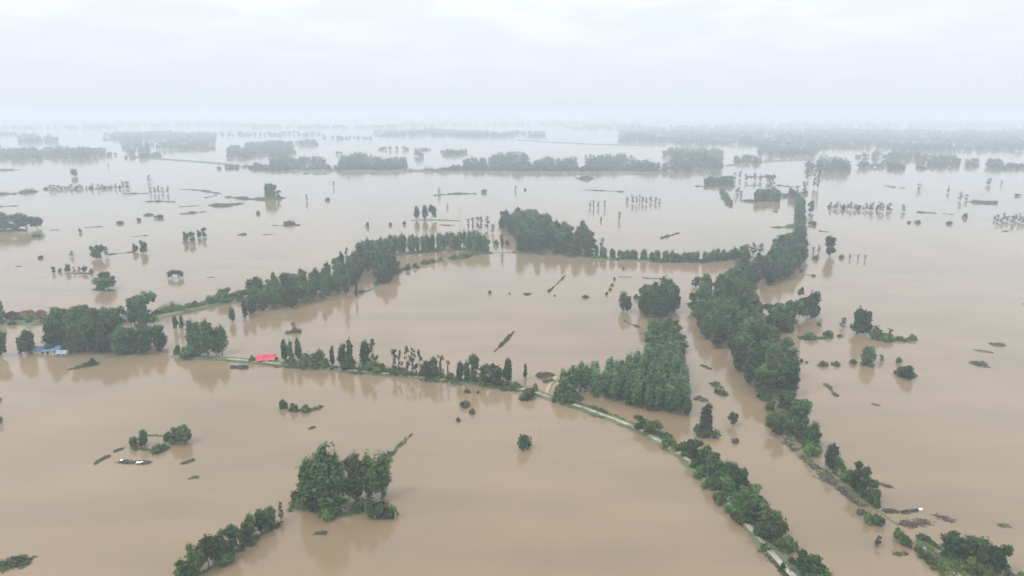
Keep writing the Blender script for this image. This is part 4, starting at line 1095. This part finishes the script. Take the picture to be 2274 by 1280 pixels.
# ------------------------------------------------------------------ low islets, northern waters
for P, wd, h, lab, m in [
 ([(240, 566), (300, 560)], 6, 1.2, 'short green bank joining two tree groups in the western water', 'scrub'),
 ([(150, 607), (206, 609)], 4, .8, 'thin bank under the little trees by the square clump', 'drowned'),
 ([(206, 643), (252, 646)], 5, 1.2, 'low bank under the dense square clump', 'drowned'),
 ([(404, 539), (436, 538)], 5, 1.0, 'thin dark bank under the dense pair of trees', 'drowned'),
 ([(188, 506), (228, 504)], 7, 1.4, 'tufted islet with a spiky outline', 'drowned'),
 ([(398, 476), (428, 474), (460, 470)], 11, 2.4, 'long grey-green islet, lower of two', 'drowned'),
 ([(398, 460), (444, 457)], 5, .9, 'thin streak of weeds above the long grey-green islet', 'drowned'),
 ([(462, 456), (500, 457), (536, 452)], 22, 2.6, 'bright green islet in front of the tree-tipped one', 'scrub'),
 ([(508, 438), (560, 443), (625, 443)], 34, 3.6, 'bright green tree-tipped islet, widest in the western water', 'scrub'),
 ([(398, 421), (440, 423), (492, 431)], 6, 1.4, 'curving thin spit above the tree-tipped islet', 'drowned'),
 ([(455, 440), (480, 434)], 6, 1.2, 'small dark link below the curving spit', 'drowned'),
 ([(272, 431), (330, 430)], 8, 2.0, 'dark strip tapering westward behind the islets', 'drowned'),
 ([(318, 449), (350, 448), (388, 449)], 8, 2.4, 'dark lumpy strip below the tapering one', 'drowned'),
 ([(104, 423), (200, 421), (286, 415)], 6, .8, 'weedy ground under the long straight row of saplings', 'drowned'),
 ([(-20, 432), (30, 431), (82, 425)], 12, 4, 'bushy strip cut by the western edge', 'drowned'),
 ([(-20, 380), (45, 377)], 12, 3.5, 'faint bushy strip cut by the western edge, farther one', 'farwood'),
 ([(-20, 460), (40, 458)], 6, 1.2, 'thin streak of weeds cut by the western edge', 'drowned'),
 ([(-20, 514), (60, 514)], 20, 2, 'grassy floor of the dark wood at the western edge', 'scrub'),
 ([(604, 501), (635, 502), (668, 500)], 7, 1.2, 'flat dark islet carrying a squat block of bushes', 'drowned'),
 ([(630, 499), (656, 498)], 6, 5.0, 'squat block of bushes on the flat dark islet', 'drowned'),
 ([(526, 523), (548, 521)], 5, 1.4, 'scattered weed tufts west of the flat dark islet', 'drowned'),
 ([(584, 522), (606, 521)], 4, 1.2, 'small weed tuft below the flat dark islet', 'drowned'),
 ([(296, 526), (328, 523)], 2, .5, 'hair-thin streak of weeds in the western water', 'drowned'),
 ([(460, 617), (476, 616)], 2, .6, 'tiny drift of weeds above the embankment wood', 'drowned'),
 ([(112, 512), (132, 511)], 2, .5, 'tiny weed streak beside the dark wood', 'drowned'),
 ([(34, 593), (48, 592)], 2, .6, 'tiny weed streak in the nearest western water', 'drowned'),
 ([(962, 435), (1010, 431), (1060, 431)], 7, 2.0, 'scrubby broken line north of the bend', 'drowned'),
 ([(975, 500), (1010, 502)], 4, 1.0, 'weeds between the thin bank and the poplar row', 'drowned'),
 ([(1297, 422), (1340, 424), (1387, 427)], 5, 1.8, 'straight thin hedge in the northern water', 'drowned'),
 ([(1466, 530), (1485, 525), (1508, 518)], 5, 2.2, 'slanting dark hedge north of the northern dyke', 'drowned'),
 ([(1280, 397), (1318, 396)], 14, 3, 'flat grey islet below the far tree line', 'farwood'),
 ([(670, 387), (684, 386)], 8, 2, 'small faint islet below the far tree line', 'farwood'),
 ([(694, 388), (724, 387)], 8, 2, 'second faint islet below the far tree line', 'farwood'),
 ([(2148, 447), (2175, 451), (2204, 449)], 22, 3.0, 'lens-shaped grey-green islet in the north-eastern water', 'scrub'),
 ([(2036, 472), (2080, 474)], 4, 1.2, 'flat weedy line in the north-eastern water, western half', 'drowned'),
 ([(2094, 475), (2118, 477)], 5, 1.5, 'flat weedy line in the north-eastern water, eastern half', 'drowned'),
 ([(1964, 413), (1988, 417)], 5, 2, 'short dark hedge in the north-eastern water', 'drowned'),
 ([(1998, 418), (2010, 418)], 4, 1.2, 'crumb of weeds beside the short dark hedge', 'drowned'),
 ([(2226, 515), (2238, 514)], 3, .9, 'tiny dark tuft near the eastern edge', 'drowned'),
 ([(1710, 505), (1740, 506), (1772, 502)], 10, 2.4, 'pointed green spit west of the belt tip', 'scrub'),
 ([(1722, 524), (1772, 526)], 10, 3, 'bushy ledge west of the belt tip', 'scrub'),
 ([(1542, 414), (1580, 415), (1628, 414)], 24, 3, 'wedge-shaped islet of the far hamlet', 'scrub'),
 ([(1652, 446), (1690, 450), (1730, 450)], 16, 2.2, 'green floor under the compact clump of the far hamlet', 'scrub'),
 ([(1722, 412), (1770, 416)], 9, 2.4, 'thin dark bank joining the hamlet to the belt tip', 'drowned'),
 ([(1654, 413), (1690, 412)], 7, 1.5, 'thin weedy bank inside the far hamlet', 'drowned'),
 ([(1658, 394), (1720, 393)], 14, 3, 'faint bank behind the far hamlet', 'farwood'),
 ([(1818, 513), (1840, 516)], 2, .6, 'hair-thin streak east of the belt tip', 'drowned'),
 ([(1786, 610), (1806, 613)], 1.5, .5, 'twig line between two drowned bushes by the belt', 'drowned'),
 ([(1716, 470), (1728, 471)], 4, 1.5, 'small dark tuft south of the compact hamlet clump', 'drowned'),
 ([(2158, 776), (2178, 780), (2206, 784)], 9, 1.8, 'largest of three weedy islets in the far eastern field', 'drowned'),
 ([(2198, 764), (2232, 768)], 4, 1.1, 'thinnest of three weedy islets in the far eastern field', 'drowned'),
 ([(2152, 806), (2190, 812)], 8, 1.8, 'lowest and darkest of three weedy islets in the eastern field', 'drowned'),
 ([(2268, 676), (2290, 676)], 3, 1, 'dark tuft cut by the eastern edge', 'drowned'),
 ([(1778, 752), (1850, 752)], 5, 1.2, 'weedy line under the string of bushes east of the belt', 'scrub'),
 ([(1930, 752), (1985, 758), (2034, 753)], 5, 1.3, 'spit of weeds east of the two-headed tree', 'scrub'),
 ([(1985, 826), (2034, 838)], 4, 1.2, 'weeds around the dense rounded bush', 'drowned'),
 ]: islet(P, wd, h, lab, m)

# ------------------------------------------------------------------ buildings in the flood
def gable(name, px, py, L, Wd, wall_h, roof_h, rot, roofmat, label, over=.35, wallmat='wall'):
    o = bpy.data.objects.new(name, None); COL.objects.link(o)
    o.location = at(px, py); o.rotation_euler = (0, 0, rot)
    tag(o, label, 'house' if name == 'house' else 'shed')
    def part(nm, g, m, parent=o):
        c = bpy.data.objects.new(nm, g.mesh(nm, [M[m]])); COL.objects.link(c); c.parent = parent
        return c
    g = Geo(); x, y = L / 2, Wd / 2
    z0, z1 = -1.5, wall_h
    for A, B in (((-x, -y), (x, -y)), ((x, -y), (x, y)), ((x, y), (-x, y)), ((-x, y), (-x, -y))):
        g.quads(np.array([[(*A, z0), (*B, z0), (*B, z1), (*A, z1)]]))
    for sx in (-x, x):
        g.quads(np.array([[(sx, -y, z1), (sx, y, z1), (sx, .02, z1 + roof_h), (sx, -.02, z1 + roof_h)]]))
    wl = part('wall', g, wallmat)
    g = Geo(); xo, t = x + over, .14
    e = roof_h / y * over
    for s in (-1, 1):
        a, b = (s * (y + over), z1 - e), (0, z1 + roof_h + .03)
        top = [(-xo, a[0], a[1] + t), (xo, a[0], a[1] + t), (xo, b[0], b[1] + t), (-xo, b[0], b[1] + t)]
        low = [(-xo, a[0], a[1]), (xo, a[0], a[1]), (xo, b[0], b[1]), (-xo, b[0], b[1])]
        g.quads(np.array([top, low, [low[0], low[1], top[1], top[0]], [low[1], low[2], top[2], top[1]], [low[3], low[0], top[0], top[3]]]))
        n = int(L / .9)
        for k in range(n):                    # standing ribs of the sheet roof
            xx = -xo + (k + .5) * 2 * xo / n
            g.quads(np.array([[(xx - .05, a[0], a[1] + t + .05), (xx + .05, a[0], a[1] + t + .05), (xx + .05, b[0], b[1] + t + .05), (xx - .05, b[0], b[1] + t + .05)]]))
    part('roof', g, roofmat)
    if wall_h > .7:
        for k in (-1, 1):
            g = Geo(); g.box((k * L * .27, -y - .02, wall_h * .45), (1.2, .06, wall_h * .6)); part('window', g, 'dark')
    return o
gable('house', 592, 802, 6.6, 5.2, 1.3, 1.5, R(12), 'redroof', 'bright red-roofed house standing in the flood up to its eaves')
gable('shed', 573, 801, 2.6, 3.2, .7, .8, R(12), 'redroof', 'small red-roofed lean-to at the western gable of the house')
gable('shed', 92, 782, 9, 5, 1.2, 1.3, R(-4), 'blueroof', 'low blue-roofed shed nearest the lone green poplar')
gable('shed', 122, 784, 6, 5, 1.8, 1.3, R(6), 'blueroof', 'second blue-roofed shed, half under the village wood')
gable('shed', 140, 788, 4, 3, 1.0, .9, R(0), 'greyroof', 'grey-roofed hut in front of the village wood')
gable('shed', 272, 712, 7, 5, 1.6, .8, R(3), 'greyroof', 'long low grey-roofed building on the embankment by the village')
gable('shed', 1608, 1110, 2.6, 2.2, .9, .7, R(-48), 'greyroof', 'pale hut on the open-water side of the south-eastern road')

def pole(px, py, hpx, label, arm=True):
    h = hm(hpx, py)
    o = bpy.data.objects.new('utility_pole', None); COL.objects.link(o)
    o.location = at(px, py); tag(o, label, 'pole')
    g = Geo(); r0 = .17 if arm else .09
    g.tube((0, 0, -1), (0, 0, h), r0, r0 * .7, 0, 8); g.tube((0, 0, h - .001), (0, 0, h), r0 * .7, .001, 0, 8)
    c = bpy.data.objects.new('post', g.mesh('post', [M['concrete']])); COL.objects.link(c); c.parent = o
    g = Geo(); g.box((0, 0, h * .86), (3.2 if arm else 1.4, .18, .22))
    if arm: g.box((0, 0, h * .74), (2.4, .16, .2))
    for k in (-1, 0, 1): g.tube((k * (1.4 if arm else .6), 0, h * .86), (k * (1.4 if arm else .6), 0, h * .86 + .5), .08, .06, 0, 6)
    c = bpy.data.objects.new('crossarm', g.mesh('crossarm', [M['concrete']])); COL.objects.link(c); c.parent = o
pole(1022, 496, 36, 'dark utility pole with two crossarms beside the thin bank')
pole(1198, 1002, 58, 'thin pale utility pole in open water beside the solitary small tree', False)

def float_boat(px, py, label, L=1.2):
    """A white hull, pointed at both ends, riding on the water."""
    g = Geo(); n = 9; rows = []
    for i in range(n):
        t = i / (n - 1) * 2 - 1; k = (1 - t * t) ** .6 + .02
        rows.append([(t * L / 2, -.45 * k, .42 + .12 * t * t), (t * L / 2, -.3 * k, -.1), (t * L / 2, .3 * k, -.1), (t * L / 2, .45 * k, .42 + .12 * t * t), (t * L / 2, .36 * k, .38), (t * L / 2, -.36 * k, .38), (t * L / 2, -.45 * k, .42 + .12 * t * t)])
    A = np.array(rows)
    g.quads(np.stack([A[:-1, :-1], A[:-1, 1:], A[1:, 1:], A[1:, :-1]], 2).reshape(-1, 4, 3))
    o = bpy.data.objects.new('float', g.mesh('float', [M['white']])); COL.objects.link(o)
    o.location = at(px, py); o.rotation_euler = (0, 0, .4)
    tag(o, label, 'float')
float_boat(1950, 1080, 'small white float among branches beside the lower clump')
float_boat(2044, 1134, 'small white float at the end of a line of twigs')

# ------------------------------------------------------------------ far woods, each line one mass
def far_woods(patches, seed, unit, k=46, name='far_woods', material='farwood'):
    rng = np.random.default_rng(seed)
    g = Geo(); P, D, S = [], [], []
    for x0, x1, yb, yf, h, sp in patches:
        near, far = at(x0, yf).y, at(x0, yb).y
        xa, xb = at(x0, yf).x, at(x1, yf).x
        xa2, xb2 = at(x0, yb).x, at(x1, yb).x
        n = int(max(8, abs(xb - xa) * (far - near) / (sp * sp)))
        nf = int(abs(xb - xa) / (sp * .55))
        f = np.concatenate([rng.uniform(0, 1, n), rng.uniform(0, .06, nf)])
        t = rng.uniform(0, 1, n + nf)
        y = near + f * (far - near)
        x = (xa + (xa2 - xa) * f) * (1 - t) + (xb + (xb2 - xb) * f) * t
        keep = (np.sin(x * .013 + y * .004 + seed) + np.sin(x * .031 - y * .007) * .7) > -1.05
        for X_, Y_, T_ in zip(x[keep], y[keep], t[keep]):
            hh = h * rng.uniform(.65, 1.15) * (.5 + .5 * min(1, min(T_, 1 - T_) * 7)) * (.86 + .2 * math.sin(X_ * .021 + seed) + .1 * math.sin(X_ * .057)); ww = hh * rng.uniform(.38, .62)
            p, d = blob_points(rng, (X_, Y_, hh * .54), (ww, ww, hh * .5), k, .4)
            P.append(p); D.append(d); S.append(np.full(k, unit * rng.uniform(.8, 1.2)))
    P, D, S = np.concatenate(P), np.concatenate(D), np.concatenate(S)
    P[:, 2] = np.maximum(P[:, 2], .3)
    g.quads(leaf_quads(rng, P, D + np.array([0, 0, .4]), S))
    o = bpy.data.objects.new(name, g.mesh(name, [M[material]])); COL.objects.link(o)
    return tag(o, kind='stuff')
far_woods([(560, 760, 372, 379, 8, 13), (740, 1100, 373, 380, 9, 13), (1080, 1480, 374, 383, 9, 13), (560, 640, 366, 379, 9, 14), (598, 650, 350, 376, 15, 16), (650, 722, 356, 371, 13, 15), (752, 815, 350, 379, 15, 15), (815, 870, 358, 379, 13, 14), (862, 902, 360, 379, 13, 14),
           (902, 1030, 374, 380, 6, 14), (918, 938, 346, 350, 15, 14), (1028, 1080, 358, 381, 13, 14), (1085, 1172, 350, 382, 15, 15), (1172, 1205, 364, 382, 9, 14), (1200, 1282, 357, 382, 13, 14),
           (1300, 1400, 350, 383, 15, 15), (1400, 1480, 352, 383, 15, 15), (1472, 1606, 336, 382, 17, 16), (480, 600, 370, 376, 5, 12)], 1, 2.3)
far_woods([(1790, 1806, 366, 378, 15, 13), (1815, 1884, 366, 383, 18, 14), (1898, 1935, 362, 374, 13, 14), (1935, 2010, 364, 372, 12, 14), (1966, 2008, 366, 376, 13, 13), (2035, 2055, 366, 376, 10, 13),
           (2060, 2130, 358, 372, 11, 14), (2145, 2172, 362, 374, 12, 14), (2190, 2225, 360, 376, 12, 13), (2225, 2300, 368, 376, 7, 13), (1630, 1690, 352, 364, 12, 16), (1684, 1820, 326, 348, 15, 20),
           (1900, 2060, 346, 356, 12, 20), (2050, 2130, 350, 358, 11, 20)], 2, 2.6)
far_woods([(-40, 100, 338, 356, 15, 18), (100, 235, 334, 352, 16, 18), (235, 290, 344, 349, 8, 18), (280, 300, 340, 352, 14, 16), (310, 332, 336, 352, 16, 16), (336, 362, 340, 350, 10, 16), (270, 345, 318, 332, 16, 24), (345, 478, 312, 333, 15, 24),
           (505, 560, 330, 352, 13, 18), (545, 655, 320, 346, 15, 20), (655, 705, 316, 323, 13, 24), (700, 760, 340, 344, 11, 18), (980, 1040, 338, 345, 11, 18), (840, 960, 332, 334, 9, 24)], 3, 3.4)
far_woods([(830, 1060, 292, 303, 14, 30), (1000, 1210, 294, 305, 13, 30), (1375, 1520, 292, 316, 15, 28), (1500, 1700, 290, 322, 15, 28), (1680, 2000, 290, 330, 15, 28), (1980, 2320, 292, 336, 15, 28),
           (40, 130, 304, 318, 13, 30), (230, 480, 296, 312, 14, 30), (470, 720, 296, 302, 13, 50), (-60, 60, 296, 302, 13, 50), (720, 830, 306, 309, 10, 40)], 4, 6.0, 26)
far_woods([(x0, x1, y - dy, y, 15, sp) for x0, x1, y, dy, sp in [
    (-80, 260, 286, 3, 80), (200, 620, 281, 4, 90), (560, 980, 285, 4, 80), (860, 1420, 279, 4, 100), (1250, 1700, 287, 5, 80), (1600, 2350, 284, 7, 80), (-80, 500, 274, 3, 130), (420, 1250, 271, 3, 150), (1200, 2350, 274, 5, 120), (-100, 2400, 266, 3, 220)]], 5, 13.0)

# ------------------------------------------------------------------ the air
hx = 46000.0
g = Geo(); g.box((0, (hx - 3000) / 2, (CAM_H + 14 - 1.5) / 2), (2 * hx, hx + 3000, CAM_H + 14 + 1.5))
ho = bpy.data.objects.new('haze', None)
me = g.mesh('haze', [])
bpy.data.objects.remove(ho)
ho = bpy.data.objects.new('haze', me); COL.objects.link(ho)
import bmesh
bm = bmesh.new(); bm.from_mesh(me); bmesh.ops.remove_doubles(bm, verts=bm.verts, dist=.01); bmesh.ops.recalc_face_normals(bm, faces=bm.faces); bm.to_mesh(me); bm.free()
hm_ = bpy.data.materials.new('haze')
hm_.use_nodes = True
t = hm_.node_tree; t.nodes.clear()
mo = t.nodes.new('ShaderNodeOutputMaterial'); pv = t.nodes.new('ShaderNodeVolumePrincipled')
pv.inputs['Color'].default_value = (0.770, 0.860, 0.940, 1)
pv.inputs['Density'].default_value = 0.00041
pv.inputs['Anisotropy'].default_value = 0.0
t.links.new(pv.outputs[0], mo.inputs['Volume'])
me.materials.append(hm_)
tag(ho, kind='stuff')
print('COUNTS', COUNT, len(bpy.data.objects))
